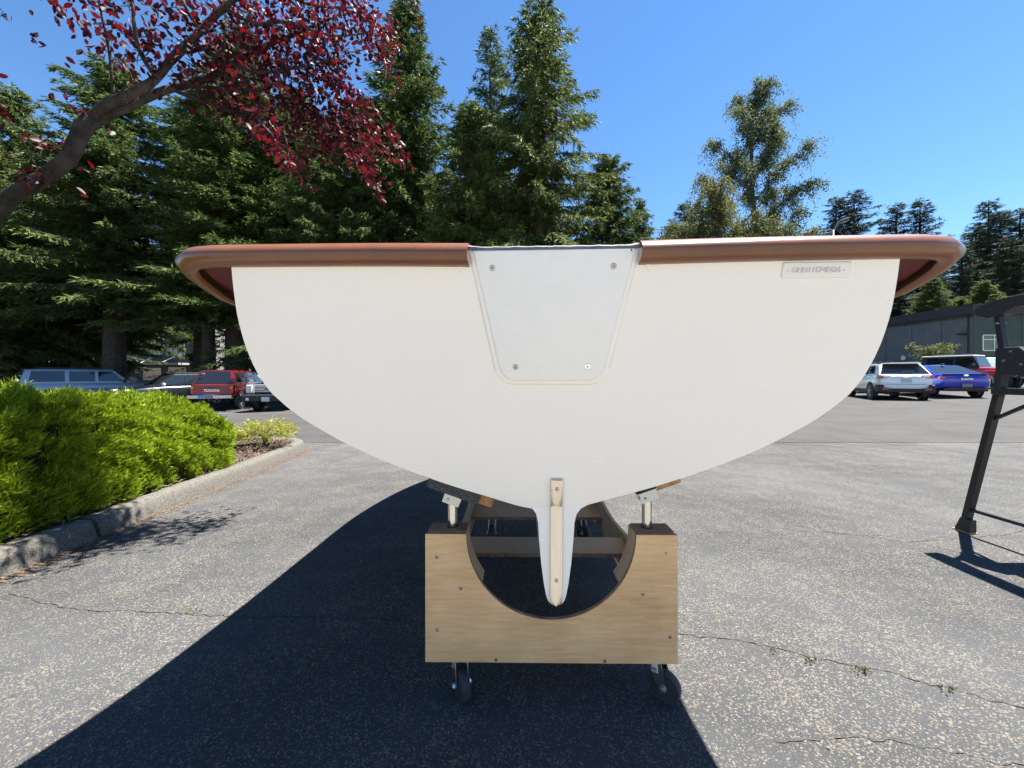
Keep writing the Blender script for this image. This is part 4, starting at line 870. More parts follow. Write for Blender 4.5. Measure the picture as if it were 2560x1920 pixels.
cl = [(235, 55, 55, 34, 2.4), (185, 18, 26, 8, 2.4), (262, 115, 24, 14, 2.45), (275, 165, 14, 7, 2.46), (330, 40, 60, 48, 2.35), (350, 120, 40, 32, 2.4), (352, 175, 24, 14, 2.4), (420, 40, 60, 50, 2.5), (400, 110, 45, 32, 2.5), (430, 190, 30, 14, 2.6), (480, 30, 50, 40, 2.6), (480, 140, 40, 26, 2.7), (550, 60, 60, 60, 2.8), (540, 130, 50, 44, 2.8), (600, 30, 60, 70, 2.9), (560, 200, 55, 40, 2.8),
      (640, 90, 65, 90, 2.95), (700, 30, 65, 95, 3.0), (740, 100, 65, 105, 3.0), (640, 160, 55, 70, 2.9), (700, 170, 55, 75, 3.0), (780, 50, 60, 95, 3.1), (850, 30, 55, 85, 3.15), (830, 100, 50, 85, 3.1), (895, 60, 40, 55, 3.15), (910, 25, 35, 40, 3.2), (955, 105, 32, 55, 3.2), (975, 60, 24, 24, 3.25), (930, 90, 18, 20, 3.2), (760, 170, 50, 70, 3.0), (810, 180, 40, 55, 3.05), (845, 210, 30, 45, 3.05), (835, 160, 35, 45, 3.05), (620, 230, 55, 50, 2.9), (700, 240, 50, 55, 2.95), (760, 250, 45, 55, 3.0),
      (560, 250, 55, 36, 2.8), (620, 290, 50, 40, 2.9), (690, 300, 45, 48, 2.9), (760, 300, 40, 50, 3.05), (800, 290, 45, 62, 3.1), (860, 275, 38, 55, 3.15), (905, 275, 28, 36, 3.2), (925, 268, 18, 16, 3.2), (880, 310, 28, 32, 3.15), (790, 345, 42, 55, 3.1), (840, 355, 34, 40, 3.1), (700, 350, 30, 42, 2.8), (715, 385, 25, 40, 2.75), (722, 415, 18, 24, 2.7), (680, 345, 22, 22, 2.8), (885, 360, 24, 30, 3.2), (930, 360, 22, 24, 3.2), (960, 358, 20, 20, 3.2), (990, 355, 18, 20, 3.25), (1003, 362, 8, 8, 3.25), (900, 400, 24, 42, 3.2), (925, 425, 20, 34, 3.2), (932, 455, 10, 12, 3.2), (935, 475, 7, 7, 3.2),
      (180, 272, 14, 9, 2.42), (25, 285, 14, 8, 2.28), (70, 330, 15, 9, 2.33), (95, 370, 20, 10, 2.4), (45, 440, 20, 10, 2.32), (70, 425, 14, 6, 2.35), (1035, 12, 10, 6, 3.3), (8, 35, 14, 8, 2.3)]
for k in range(20):
    cl.append((RNG.uniform(60, 900), RNG.uniform(-420, -20), RNG.uniform(50, 80), 30, RNG.uniform(2.3, 3.3)))
PP_, DD_, LL_ = [], [], []
for (cx, cy, sp, cn, Y) in cl:
    cn = int(cn * (1.9 if cx < 500 else 2.0)); a = RNG.uniform(0, 6.28, cn); rr = sp * np.sqrt(RNG.uniform(0, 1, cn)); yv = Y + RNG.normal(0, 0.16, cn)
    # position by the cluster centre in space, spread in all three directions
    c0 = pp(cx, cy, Y); sc = Y / 1000
    PP_.append(c0 + np.stack([np.cos(a) * rr * sc, yv - Y, np.sin(a) * rr * sc], 1)); DD_.append(unit(RNG.normal(0, 0.7, (cn, 3)) + [0.15, 0, -0.55])); LL_.append(RNG.uniform(0.034, 0.060, cn))
P0 = np.concatenate(PP_); D0 = np.concatenate(DD_); L0 = np.concatenate(LL_); nl = len(P0)
# short twigs that join the leaves of each cluster to the limbs
tw = MB(); allq = np.concatenate([spline(P_, 14) for P_, _ in thin] + limbs)
for (cx, cy, sp, cn, Y) in cl:
    c0 = pp(cx, cy, Y)
    for k in range(max(2, cn // 9)):
        e = c0 + RNG.normal(0, sp * 0.5 * Y / 1000, 3); i = np.argmin(np.linalg.norm(allq - e, axis=1) + RNG.uniform(0, 0.06, len(allq)))
        a = allq[i]; mid = (a + e) / 2 + RNG.normal(0, 0.02, 3)
        if np.linalg.norm(e - a) < 0.45: tw.tube([tuple(a), tuple(mid), tuple(e)], [0.0035, 0.0025, 0.0012], 4, cap=False)
tag(tw.obj('twigs', M_PBARK, plum, smooth=True), kind='stuff')
leafv = np.array([(0, 0, 0), (0.22, 0.20, 0.03), (0.55, 0.27, 0.04), (0.85, 0.13, 0.0), (1.0, 0, -0.05), (0.85, -0.13, 0.0), (0.55, -0.27, 0.04), (0.22, -0.20, 0.03), (0.5, 0, -0.03)])
leaff = [(0, 8, 2, 1), (8, 4, 3, 2), (0, 7, 6, 8), (8, 6, 5, 4)]
lme = bpy.data.meshes.new('leaf'); lme.from_pydata([tuple(q) for q in leafv], [], leaff); lme.update(); lme.materials.append(M_PLUM); lme.shade_smooth()
dist = np.linalg.norm(P0 + PO - np.array([0, 0, HCAM]), axis=1) / L0; order = np.argsort(dist)
side = unit(np.cross(D0, RNG.normal(0, 1, (nl, 3)))); up_ = np.cross(D0, side)
inview = [k for k in order if P0[k][2] + PO[2] < HCAM + 0.95 * (P0[k][1] + PO[1])][:300]; iv = set(inview)
for k in inview:
    o = bpy.data.objects.new('leaf', lme); COL.objects.link(o); o.parent = plum
    mm = Matrix((Vector(D0[k]), Vector(side[k]), Vector(up_[k]))).transposed().to_4x4() @ Matrix.Diagonal((L0[k], L0[k], L0[k], 1)); mm.translation = Vector(P0[k]); o.matrix_local = mm
rest = np.array([k for k in order if k not in iv])
V = (P0[rest][:, None, :] + (D0[rest][:, None, :] * leafv[None, :, 0:1] + side[rest][:, None, :] * leafv[None, :, 1:2] + up_[rest][:, None, :] * leafv[None, :, 2:3]) * L0[rest][:, None, None]).reshape(-1, 3)
F = (np.arange(len(rest))[:, None, None] * 9 + np.array(leaff)[None]).reshape(-1, 4)
o = link('foliage', np_mesh('foliage', V, F, True), M_PLUM, plum); o['kind'] = 'stuff'

# ------------------------------------------------------------------ buildings
M_WALL_L = mat('grey render', (0.105, 0.112, 0.118), 0.85, col2=(0.125, 0.132, 0.138), var=1, vscale=1.2, bump=0.1, bscale=30)
M_WALL_D = mat('dark grey render', (0.050, 0.055, 0.062), 0.85, col2=(0.062, 0.067, 0.074), var=1, vscale=1.2, bump=0.1, bscale=30)
M_FASC = mat('black fascia', (0.012, 0.013, 0.015), 0.6)
M_FRAME = mat('white window frame', (0.72, 0.72, 0.70), 0.5)
M_GLASS = mat('dark window glass', (0.015, 0.018, 0.02), 0.05, spec=0.8)
def window(parent, c, w_, h_, ux, nrm, cols=2, bar=0.72, t=0.07):
    """frame with glass panes; ux = unit vector along the wall, nrm = outward"""
    ux = Vector(ux); nrm = Vector(nrm); c = Vector(c); rot = Matrix((ux, nrm, Vector((0, 0, 1)))).transposed()
    def B(mb, a, z, sa, sz, off, th): mb.box(c + ux * a + Vector((0, 0, z)) + nrm * off, (sa, th, sz), rot)
    fr = MB(); B(fr, 0, h_ / 2, w_, t, 0.03, 0.06); B(fr, 0, -h_ / 2, w_, t, 0.03, 0.06)
    for k in range(cols + 1): B(fr, -w_ / 2 + w_ * k / cols, 0, t, h_ - t, 0.029, 0.058)
    zb_ = -h_ / 2 + h_ * bar
    for k in range(cols): B(fr, -w_ / 2 + w_ * (k + .5) / cols, zb_, w_ / cols - t, t * 0.8, 0.028, 0.054)
    fo = fr.obj('window', M_FRAME, parent)
    for k in range(cols):
        for (z0, z1) in ((-h_ / 2 + t / 2, zb_ - t * .4), (zb_ + t * .4, h_ / 2 - t / 2)):
            p_ = MB(); B(p_, -w_ / 2 + w_ * (k + .5) / cols, (z0 + z1) / 2, w_ / cols - t, z1 - z0, 0.012, 0.012); p_.obj('pane', M_GLASS, fo)
# right: low grey building
gb = empty('grey_building', (40.4, 35.0, 0.9)); tag(gb, 'low dark grey building with a flat black roof edge behind the right parked cars', 'building')
MB().box((8.0, 9.0, 2.7), (16.0, 18.0, 6.2)).obj('wall', M_WALL_D, gb)
lw = MB().box((-0.011, 10.0, 2.45), (0.02, 19.9, 5.7)).obj('side_wall', M_WALL_L, gb)
fa = MB(); fa.box((7.9, -0.02, 5.98), (16.4, 0.5, 0.85)); fa.box((-0.14, 9.2, 5.97), (0.5, 19.0, 0.84)); fa.obj('fascia', M_FASC, gb)
MB().box((8, 9, 6.2), (15.8, 17.6, 0.3)).obj('roof', M_FASC, gb)
window(gb, (1.75, 0, 3.05), 1.95, 1.35, (1, 0, 0), (0, -1, 0)); window(gb, (6.2, 0, 3.05), 1.95, 1.35, (1, 0, 0), (0, -1, 0))
MB().lathe([(0.0, 0.02), (0.22, 0.02), (0.26, 0.06), (0.26, 0.2), (0.0, 0.2)], 14, 'X', (-0.27, 6.1, 2.0), closed=False).obj('wall_lamp', mat('lamp metal', (0.5, 0.5, 0.48), 0.4, metal=0.6), gb, smooth=30)
for jy in (2.6, 5.4, 8.2, 11.0): MB().box((-0.024, jy, 2.45), (0.01, 0.05, 5.6)).obj('panel_joint', M_FASC, gb)
for jx in (4.2, 8.4): MB().box((jx, -0.006, 2.7), (0.05, 0.01, 5.6)).obj('panel_joint', M_FASC, gb)
MB().tube([(-0.09, 0.35, -0.3), (-0.09, 0.35, 5.5)], 0.06, 8).obj('downpipe', M_FASC, gb)
MB().box((-0.2, 0.7, 3.9), (0.35, 0.7, 0.14)).obj('wall_bracket', M_FASC, gb)
MB().box((-0.04, 10, -0.1), (0.04, 19.5, 0.5)).obj('plinth', M_WALL_D, gb)
# left: dark blue two storey building seen under the trees
Y0 = 48.0; lb_ = empty('office_building', (PX(345, Y0), Y0, -0.7)); tag(lb_, 'dark slate two storey office building with white windows seen under the evergreens', 'building')
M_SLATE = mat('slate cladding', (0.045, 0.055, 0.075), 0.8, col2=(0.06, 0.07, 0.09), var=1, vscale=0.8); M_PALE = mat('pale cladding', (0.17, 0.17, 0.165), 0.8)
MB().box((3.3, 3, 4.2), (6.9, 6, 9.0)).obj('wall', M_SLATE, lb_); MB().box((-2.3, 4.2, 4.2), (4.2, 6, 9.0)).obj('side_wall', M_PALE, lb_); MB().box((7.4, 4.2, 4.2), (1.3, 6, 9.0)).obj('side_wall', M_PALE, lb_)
MB().box((3.3, 3, 8.9), (7.4, 6.6, 0.5)).obj('roof', M_FASC, lb_)
for cx in (0.98, 2.15, 4.0, 5.15): window(lb_, (cx, 0, 5.0), 0.98, 1.55, (1, 0, 0), (0, -1, 0), 2, 0.68, 0.07)
window(lb_, (1.75, 0, 2.0), 2.0, 1.35, (1, 0, 0), (0, -1, 0), 2, 0.62, 0.08); window(lb_, (4.7, 0, 2.0), 2.0, 1.5, (1, 0, 0), (0, -1, 0), 3, 0.62, 0.08)
MB().box((3.2, -0.9, 3.18), (6.2, 1.7, 0.22)).obj('canopy', mat('canopy metal', (0.30, 0.30, 0.29), 0.6), lb_)
for cx in (1.7, 4.1): MB().bar((cx, -1.5, 3.3), (cx + 1.2, -0.02, 4.5), 0.07, 0.07).obj('tie_rod', M_FRAME, lb_)
# lamp post
Yl = 27.0; xl = PX(2083, Yl); lp = empty('street_lamp', (xl, Yl, float(gz(xl, Yl)))); tag(lp, 'dark twin headed parking lot lamp rising above the right rub rail', 'street lamp')
zt_ = HCAM + (940 - 575) / 1000 * Yl - float(gz(xl, Yl))
M_LPM = mat('lamp post paint', (0.06, 0.07, 0.085), 0.5)
MB().tube([(0, 0, 0), (0, 0, zt_)], [0.10, 0.075], 10).obj('pole', M_LPM, lp, smooth=True)
MB().lathe([(0.0, 0), (0.2, 0), (0.2, 0.5), (0.0, 0.5)], 12, 'Z', closed=False).obj('base', M_CONC, lp)
h1 = MB(); h1.loft([[(0.05, -0.06, zt_ - .1), (0.05, .06, zt_ - .1), (0.05, .06, zt_ + .03), (0.05, -.06, zt_ + .03)], [(0.42, -.14, zt_ + .42), (0.42, .14, zt_ + .42), (0.38, .14, zt_ + .62), (.38, -.14, zt_ + .62)], [(1.0, -.16, zt_ + .62), (1.0, .16, zt_ + .62), (0.97, .14, zt_ + .84), (.97, -.14, zt_ + .84)]])
h1o = h1.obj('lamp_head', M_LPM, lp, bevel=0.02); MB().bar((0.46, 0, zt_ + .425), (0.95, 0, zt_ + .59), 0.22, 0.02).obj('lens', mat('lamp lens', (0.62, 0.60, 0.52), 0.3), h1o)
h2 = MB(); h2.loft([[(-.05, -.06, zt_ - .25), (-.05, .06, zt_ - .25), (-.05, .06, zt_ - .1), (-.05, -.06, zt_ - .1)], [(-.95, -.15, zt_ - .5), (-.95, .15, zt_ - .5), (-.95, .13, zt_ - .32), (-.95, -.13, zt_ - .32)]]); h2.obj('lamp_head', M_LPM, lp, bevel=0.02)

# ------------------------------------------------------------------ vehicles
def paint(name, c, metal=0.15, rough=0.25): return mat(name, c, rough, metal=metal, coat=1.0)
M_CGLASS = mat('vehicle glass', (0.012, 0.014, 0.016), 0.03, spec=0.9)
M_TRIM = mat('black trim', (0.018, 0.018, 0.019), 0.6)
M_CHR = mat('car chrome', (0.75, 0.76, 0.78), 0.12, metal=1.0)
M_TAIL = mat('tail lamp red', (0.32, 0.012, 0.014), 0.12, coat=1.0); M_LAMPW = mat('clear lamp', (0.62, 0.63, 0.64), 0.12, coat=1.0); M_AMB = mat('amber lamp', (0.55, 0.20, 0.02), 0.2)
M_NPL = mat('number plate', (0.55, 0.56, 0.58), 0.5, col2=(0.40, 0.42, 0.46), var=1, vscale=12); M_RIM = mat('alloy rim', (0.55, 0.56, 0.58), 0.3, metal=0.9)
def wheel(parent, x, y, r, wd, sgn, spokes=5, rimm=None):
    t = MB(); h = wd / 2
    t.lathe([(r * .62, -h), (r * .92, -h), (r * .99, -h * .75), (r, -h * .3), (r, h * .3), (r * .99, h * .75), (r * .92, h), (r * .62, h)], 24, 'Y', (x, y, r)); o = t.obj('wheel', M_RUB, parent, smooth=35)
    q = MB(); yo = y + sgn * h * 0.82
    q.lathe([(r * .56, yo - y - .02 * sgn), (r * .64, yo - y), (r * .64, yo - y + .012 * sgn), (r * .56, yo - y + .012 * sgn)], 24, 'Y', (x, y, r))
    for k in range(spokes):
        a = 2 * math.pi * k / spokes + 0.3; q.bar((x, yo, r), (x + math.cos(a) * r * .6, yo, r + math.sin(a) * r * .6), 0.03, 0.075, (0, 1, 0))
    q.lathe([(0.0, yo - y - .02), (r * .17, yo - y - .02), (r * .17, yo - y + .02), (0.0, yo - y + .02)], 12, 'Y', (x, y, r), closed=False); q.obj('rim', rimm or M_RIM, o, smooth=35)
    d = MB(); d.lathe([(0.0, 0.0), (r * .63, 0.0), (r * .63, 0.02), (0, 0.02)], 20, 'Y', (x, y - 0.01, r), closed=False); d.obj('brake_disc', M_TRIM, o)
def ring(x, zb, zt, w_, crown=0.02):
    h = zt - zb; hp_ = [(0, zb), (.72 * w_, zb), (.93 * w_, zb + .07 * h), (w_, zb + .30 * h), (w_, zb + .62 * h), (.975 * w_, zb + .86 * h), (.91 * w_, zt - 0.01), (.78 * w_, zt + crown * .5), (.4 * w_, zt + crown), (0, zt + crown)]
    return [(x, a, b) for a, b in hp_] + [(x, -a, b) for a, b in hp_[-2:0:-1]]
def vehicle(name, label, loc, phi, body, cab, wheels, bodym, group=None, extras=(), roofm=None, side_win=(), wr=0.33, arch=True, spokes=5, rimm=None, wy=0.72, glass=M_CGLASS, z=None):
    """local +x is the front. body stations (x, zbottom, ztop, halfwidth); cab = (windscreen foot x, top x, rear top x, rear foot x, belt z, roof z, half width belt, half width roof)"""
    x0, y0 = loc; r = empty(name, (x0, y0, float(gz(x0, y0)) + 0.006 if z is None else z), math.pi / 2 - phi)
    tag(r, label, 'vehicle' if 'pickup' not in label else 'pickup', group)
    bo = MB().loft([ring(*b) for b in body]).obj('body', bodym, r, smooth=True); sm = bo.modifiers.new('round', 'SUBSURF'); sm.levels = 1; sm.render_levels = 1
    xf, xt, xr, xe, zb, zr, wb, wt = cab
    def cr_(x, zt, wtop): return [(x, wb, zb - .06), (x, wb, zb), (x, wtop + (wb - wtop) * .10, zb + (zt - zb) * .9), (x, wtop - .06, zt), (x, 0, zt + (.025 if zt > zb + .1 else 0)), (x, -wtop + .06, zt), (x, -(wtop + (wb - wtop) * .10), zb + (zt - zb) * .9), (x, -wb, zb), (x, -wb, zb - .06)]
    n_ = 5; st_ = [cr_(xf, zb + .012, wb - .01), cr_(xt, zr, wt)] + [cr_(xt + (xr - xt) * k / n_, zr + .012 * math.sin(math.pi * k / n_), wt) for k in range(1, n_)] + [cr_(xr, zr - .01, wt), cr_(xe, zb + .012, wb - .01)]
    # linear sides: shift belt points along with the slanting ends
    MB().loft(st_).obj('cabin', roofm or bodym, r, smooth=30)
    def sp_(x, t, sgn, off=0.012):
        y = wb + (wt + (wb - wt) * .10 - wb) * (t / .9); return (x, sgn * (y + off), zb + (zr - zb) * t)
    for (xa0, xa1, xb0, xb1, t0, t1) in side_win:       # bottom front, bottom rear, top front, top rear
        for sgn in (-1, 1):
            q = [sp_(xa0, t0, sgn), sp_(xa1, t0, sgn), sp_(xb1, t1, sgn), sp_(xb0, t1, sgn)]; q2 = [sp_(xa0, t0, sgn, 0.0), sp_(xa1, t0, sgn, 0.0), sp_(xb1, t1, sgn, 0.0), sp_(xb0, t1, sgn, 0.0)]
            MB().loft([q2, q]).obj('side_window', glass, r)
    for nm, xa, xb in (('windscreen', xf, xt), ('rear_window', xe, xr)):
        d = Vector((xb - xa, 0, zr - zb)); nv = Vector((d.z, 0, -d.x)).normalized() * (1 if nm == 'windscreen' else -1)
        if nv.x * (1 if nm == 'windscreen' else -1) < 0: nv = -nv
        def wp(t, s): return Vector((xa + (xb - xa) * t, s * ((wb + (wt - .06 - wb) * t) - .035), zb + (zr - zb) * t))
        q = [wp(.09, -1), wp(.09, 1), wp(.92, 1), wp(.92, -1)]
        MB().loft([[p_ - nv * .01 for p_ in q], [p_ + nv * .016 for p_ in q]]).obj(nm, glass, r)
    for xw in wheels:
        for sgn in (-1, 1):
            if arch:
                w_at = np.interp(xw, sorted(b[0] for b in body), [b[3] for b in sorted(body)])
                am = MB(); am.lathe([(0.0, 0), (wr * 1.17, 0), (wr * 1.17, .02), (0.0, .02)], 24, 'Y', (xw, sgn * (w_at - .004) - .01, wr * 1.03), closed=False); am.obj('wheel_arch', M_TRIM, r)
            w_at = np.interp(xw, sorted(b[0] for b in body), [b[3] for b in sorted(body)]); wheel(r, xw, sgn * (w_at - .09), wr, .21, sgn, spokes, rimm)
    for e in extras:
        nm, c, d, m_ = e[:4]; bv = e[4] if len(e) > 4 else 0.01
        MB().box(c, d).obj(nm, m_, r, bevel=bv)
    return r
def letters(parent, txt, size, x, y, z, m_, rear=True, nm='lettering', gap=1.0):
    me = text_mesh(txt, size, 0.004, nm); o = link(nm, me, m_, parent)
    # reads from behind (rear) : text x runs to the car's right (-y)
    X = Vector((0, -1, 0)) if rear else Vector((0, 1, 0)); Yv = Vector((0, 0, 1)); mw = Matrix((X, Yv, X.cross(Yv))).transposed().to_4x4(); mw.translation = (x, y, z); o.matrix_local = mw; return o
def oval(parent, x, y, z, a, b, m_, nm='badge', th=0.012):
    n = 20; MB().loft([[(x + o, y + a * math.cos(2 * math.pi * k / n), z + b * math.sin(2 * math.pi * k / n)) for k in range(n)] for o in (-th, th)]).obj(nm, m_, parent, smooth=30)

GR = 'vehicles parked on the right'; GL = 'vehicles parked on the left'
M_WHT = paint('white car paint', (0.78, 0.79, 0.79), 0.0); M_BLU = paint('blue car paint', (0.008, 0.022, 0.36), 0.35); M_JRED = paint('jeep red paint', (0.46, 0.012, 0.018), 0.1); M_REDSHADE = paint('shade darkened red truck paint', (0.13, 0.007, 0.010), 0.15)  # truck red is darkened, its shade put into the colour
M_DGR = paint('dark grey car paint', (0.022, 0.026, 0.030), 0.4); M_PALESHADE = paint('shade darkened pale car paint', (0.26, 0.30, 0.37), 0.1); M_NAVY = paint('black truck paint', (0.012, 0.013, 0.016), 0.2)  # pale paint darkened: tree shade on the white vehicle put into the colour
# white crossover
Yc = 18.4; xc = 17.1
v = vehicle('parked_car', 'white crossover with black lower cladding parked nearest the boat on the right', (xc, Yc), R(25),
    [(-2.20, .50, .98, .74), (-2.12, .38, 1.05, .84), (-1.85, .30, 1.08, .90), (-.6, .27, 1.05, .90), (.9, .27, 1.02, .90), (1.7, .30, .95, .88), (2.12, .40, .80, .74), (2.2, .46, .72, .6)],
    (1.05, .30, -1.62, -2.10, 1.03, 1.53, .83, .66), (-1.33, 1.33), M_WHT, GR, side_win=((.85, .02, .28, .02, .10, .86), (-.06, -.85, -.06, -.85, .10, .86), (-.93, -1.55, -.93, -1.30, .12, .84)), wr=.345,
    extras=[('bumper_trim', (-2.06, 0, .40), (.30, 1.50, .16), M_TRIM, .03), ('corner_trim', (-2.02, .80, .48), (.42, .20, .32), M_TRIM, .04), ('corner_trim', (-2.02, -.80, .48), (.42, .20, .32), M_TRIM, .04),
            ('tail_lamp', (-2.10, .68, .97), (.16, .40, .14), M_TAIL, .03), ('tail_lamp', (-2.10, -.68, .97), (.16, .40, .14), M_TAIL, .03), ('lamp_lens', (-2.185, .62, .97), (.02, .20, .07), M_LAMPW, .008), ('lamp_lens', (-2.185, -.62, .97), (.02, .20, .07), M_LAMPW, .008),
            ('number_plate', (-2.19, 0, .82), (.03, .33, .16), M_NPL, .004), ('reflector', (-2.235, .66, .46), (.03, .22, .10), M_TAIL, .008), ('reflector', (-2.235, -.66, .46), (.03, .22, .10), M_TAIL, .008), ('roof_rail', (-.65, .60, 1.60), (1.9, .04, .045), M_TRIM, .01), ('roof_rail', (-.65, -.60, 1.60), (1.9, .04, .045), M_TRIM, .01),
            ('sill_trim', (0, .885, .34), (1.9, .06, .14), M_TRIM, .02), ('sill_trim', (0, -.885, .34), (1.9, .06, .14), M_TRIM, .02), ('spoiler', (-1.74, 0, 1.535), (.30, 1.16, .035), M_WHT, .012), ('wiper', (-2.03, -.1, 1.17), (.03, .42, .025), M_TRIM, .005), ('tailgate_seam', (-2.185, 0, .66), (.02, 1.25, .012), M_TRIM, 0)])
oval(v, -2.19, 0, .97, .075, .04, M_CHR)
# blue saloon
v = vehicle('parked_car', 'bright blue fastback saloon parked between the white crossover and the red off roader', (19.75, 18.9), R(19),
    [(-2.33, .50, .86, .70), (-2.25, .34, .98, .82), (-1.9, .26, 1.02, .90), (-.6, .22, .97, .91), (.9, .22, .94, .91), (1.7, .25, .86, .88), (2.2, .33, .72, .74), (2.3, .40, .64, .6)],
    (1.15, .30, -.75, -2.0, .95, 1.40, .82, .62), (-1.36, 1.36), M_BLU, GR, side_win=((.92, .05, .30, .05, .10, .86), (-.03, -.75, -.03, -.62, .10, .86)), wr=.325,
    extras=[('light_bar', (-2.26, 0, .90), (.07, 1.55, .035), M_TAIL, .01), ('tail_lamp', (-2.22, .72, .84), (.14, .26, .12), M_TAIL, .03), ('tail_lamp', (-2.22, -.72, .84), (.14, .26, .12), M_TAIL, .03), ('number_plate', (-2.345, 0, .52), (.03, .33, .15), mat('grey plate', (.16, .20, .20), .5), .004),
            ('diffuser', (-2.26, 0, .33), (.16, 1.35, .12), M_TRIM, .03), ('diffuser_strip', (-2.345, 0, .40), (.02, 1.2, .02), M_TAIL, .004), ('boot_lip', (-2.20, 0, .995), (.16, 1.45, .03), M_BLU, .01), ('aerial', (-.85, 0, 1.44), (.18, .05, .06), M_TRIM, .015)])
oval(v, -2.285, 0, .94, .08, .04, M_CHR); letters(v, 'ELANTRA', .09, -2.345, 0, .78, M_CHR)
# red off-roader facing the camera
v = vehicle('parked_car', 'red off roader with a pale hardtop parked facing the camera behind the blue saloon', (25.9, 22.6), R(158),
    [(-1.95, .62, 1.10, .74), (-1.9, .55, 1.14, .76), (-.6, .52, 1.14, .77), (.45, .52, 1.14, .77), (.55, .52, 1.16, .76), (1.75, .58, 1.10, .62), (1.80, .62, 1.06, .60)],
    (.58, .38, -1.75, -1.92, 1.12, 1.78, .73, .66), (-1.25, 1.30), M_JRED, GR, roofm=mat('black soft top', (.02, .02, .021), .7), side_win=((.42, -.35, .30, -.35, .10, .86), (-.45, -1.6, -.45, -1.55, .10, .86)), wr=.40, spokes=7,
    extras=[('hardtop', (-.72, 0, 1.80), (2.15, 1.34, .07), mat('pale top', (.62, .63, .62), .5), .03), ('fender', (1.32, .74, .93), (1.0, .30, .07), M_JRED, .03), ('fender', (1.32, -.74, .93), (1.0, .30, .07), M_JRED, .03), ('rear_fender', (-1.25, .80, .95), (.95, .16, .07), M_TRIM, .03), ('rear_fender', (-1.25, -.80, .95), (.95, .16, .07), M_TRIM, .03),
            ('bumper', (1.98, 0, .60), (.18, 1.60, .16), M_TRIM, .02), ('mirror', (.42, .88, 1.25), (.10, .16, .17), M_TRIM, .02), ('mirror', (.42, -.88, 1.25), (.10, .16, .17), M_TRIM, .02),
            ('turn_signal', (1.80, .76, .86), (.06, .16, .06), M_AMB, .01), ('turn_signal', (1.80, -.76, .86), (.06, .16, .06), M_AMB, .01), ('roof_rack', (-.6, .5, 1.88), (1.5, .03, .04), M_TRIM, .008), ('roof_rack', (-.6, -.5, 1.88), (1.5, .03, .04), M_TRIM, .008)])
for k in range(7): MB().box((1.815, -.24 + .08 * k, .88), (.03, .035, .34)).obj('grille_slot', M_DARK, v, bevel=.008)
for sgn in (-1, 1):
    MB().lathe([(0.0, -.02), (.10, -.02), (.11, .02), (.0, .04)], 16, 'X', (1.82, sgn * .43, .92), closed=False).obj('headlamp', M_LAMPW, v, smooth=30)
    MB().lathe([(0.0, -.02), (.08, -.02), (.085, .03), (.0, .045)], 14, 'X', (2.02, sgn * .40, .74), closed=False).obj('fog_lamp', M_LAMPW, v, smooth=30)
# white van behind
vehicle('parked_van', 'white van showing behind the red off roader beside the grey building', (36.2, 30.5), R(75),
    [(-2.4, .55, 1.05, .9), (-2.3, .4, 1.10, .95), (0, .35, 1.10, .97), (1.5, .35, 1.08, .95), (2.3, .4, 1.0, .88), (2.5, .5, .8, .7)], (2.1, 1.25, -2.3, -2.4, 1.08, 1.95, .92, .78), (-1.5, 1.55), M_WHT, GR, side_win=((1.75, .95, 1.22, .95, .12, .75),), wr=.34, z=0.45)
# silver roof behind the white crossover
vehicle('parked_car', 'pale estate car with roof rails behind the white crossover', (21.4, 22.8), R(60),
    [(-2.3, .45, .95, .8), (-2.2, .35, 1.0, .88), (0, .3, 1.0, .9), (1.5, .3, .95, .88), (2.2, .4, .8, .75)], (1.1, .4, -1.8, -2.15, .98, 1.50, .82, .66), (-1.35, 1.35), M_PALESHADE, GR, side_win=((.85, .1, .35, .1, .1, .86), (0, -.8, 0, -.8, .1, .86), (-.9, -1.6, -.9, -1.4, .12, .84)),
    extras=[('roof_rail', (-.7, .58, 1.57), (1.8, .04, .05), M_TRIM, .01), ('roof_rail', (-.7, -.58, 1.57), (1.8, .04, .05), M_TRIM, .01)])
# left: red pickup with canopy, seen from behind
xr_, yr_ = PX(577, 19.2), 19.6
v = vehicle('parked_pickup', 'red pickup with a matching canopy seen from behind under the evergreens', (xr_, yr_), R(-14),
    [(-2.48, .62, 1.10, .76), (-2.42, .56, 1.14, .80), (-1.0, .52, 1.14, .82), (.4, .5, 1.12, .83), (1.2, .5, 1.08, .82), (2.2, .55, 1.0, .78), (2.4, .62, .85, .68)],
    (1.25, .55, -2.08, -2.40, 1.12, 1.74, .77, .62), (-1.55, 1.65), M_REDSHADE, GL, side_win=((1.0, .1, .55, .1, .1, .86), (-.55, -2.0, -.55, -1.9, .16, .82)), wr=.36,
    extras=[('tailgate', (-2.475, 0, .90), (.05, 1.42, .40), M_REDSHADE, .015), ('bumper', (-2.60, 0, .60), (.22, 1.66, .16), M_CHR, .03), ('number_plate', (-2.72, 0, .62), (.02, .32, .15), mat('dull plate', (.22, .24, .26), .5), .004), ('bumper_sticker', (-2.72, .30, .62), (.012, .24, .13), mat('blue sticker', (.10, .28, .62), .5), 0),
            ('tail_lamp', (-2.46, .735, .90), (.08, .11, .34), M_TAIL, .02), ('tail_lamp', (-2.46, -.735, .90), (.08, .11, .34), M_TAIL, .02), ('turn_signal', (-2.465, -.735, .98), (.085, .105, .09), M_AMB, .015), ('turn_signal', (-2.465, .735, .98), (.085, .105, .09), M_AMB, .015), ('tailgate_handle', (-2.505, 0, 1.0), (.02, .17, .06), M_TRIM, .008),
            ('canopy_sticker', (-2.28, .42, 1.60), (.02, .12, .06), mat('pink sticker', (.7, .4, .6), .5), 0), ('tow_hitch', (-2.70, 0, .45), (.16, .06, .06), M_TRIM, .01)])
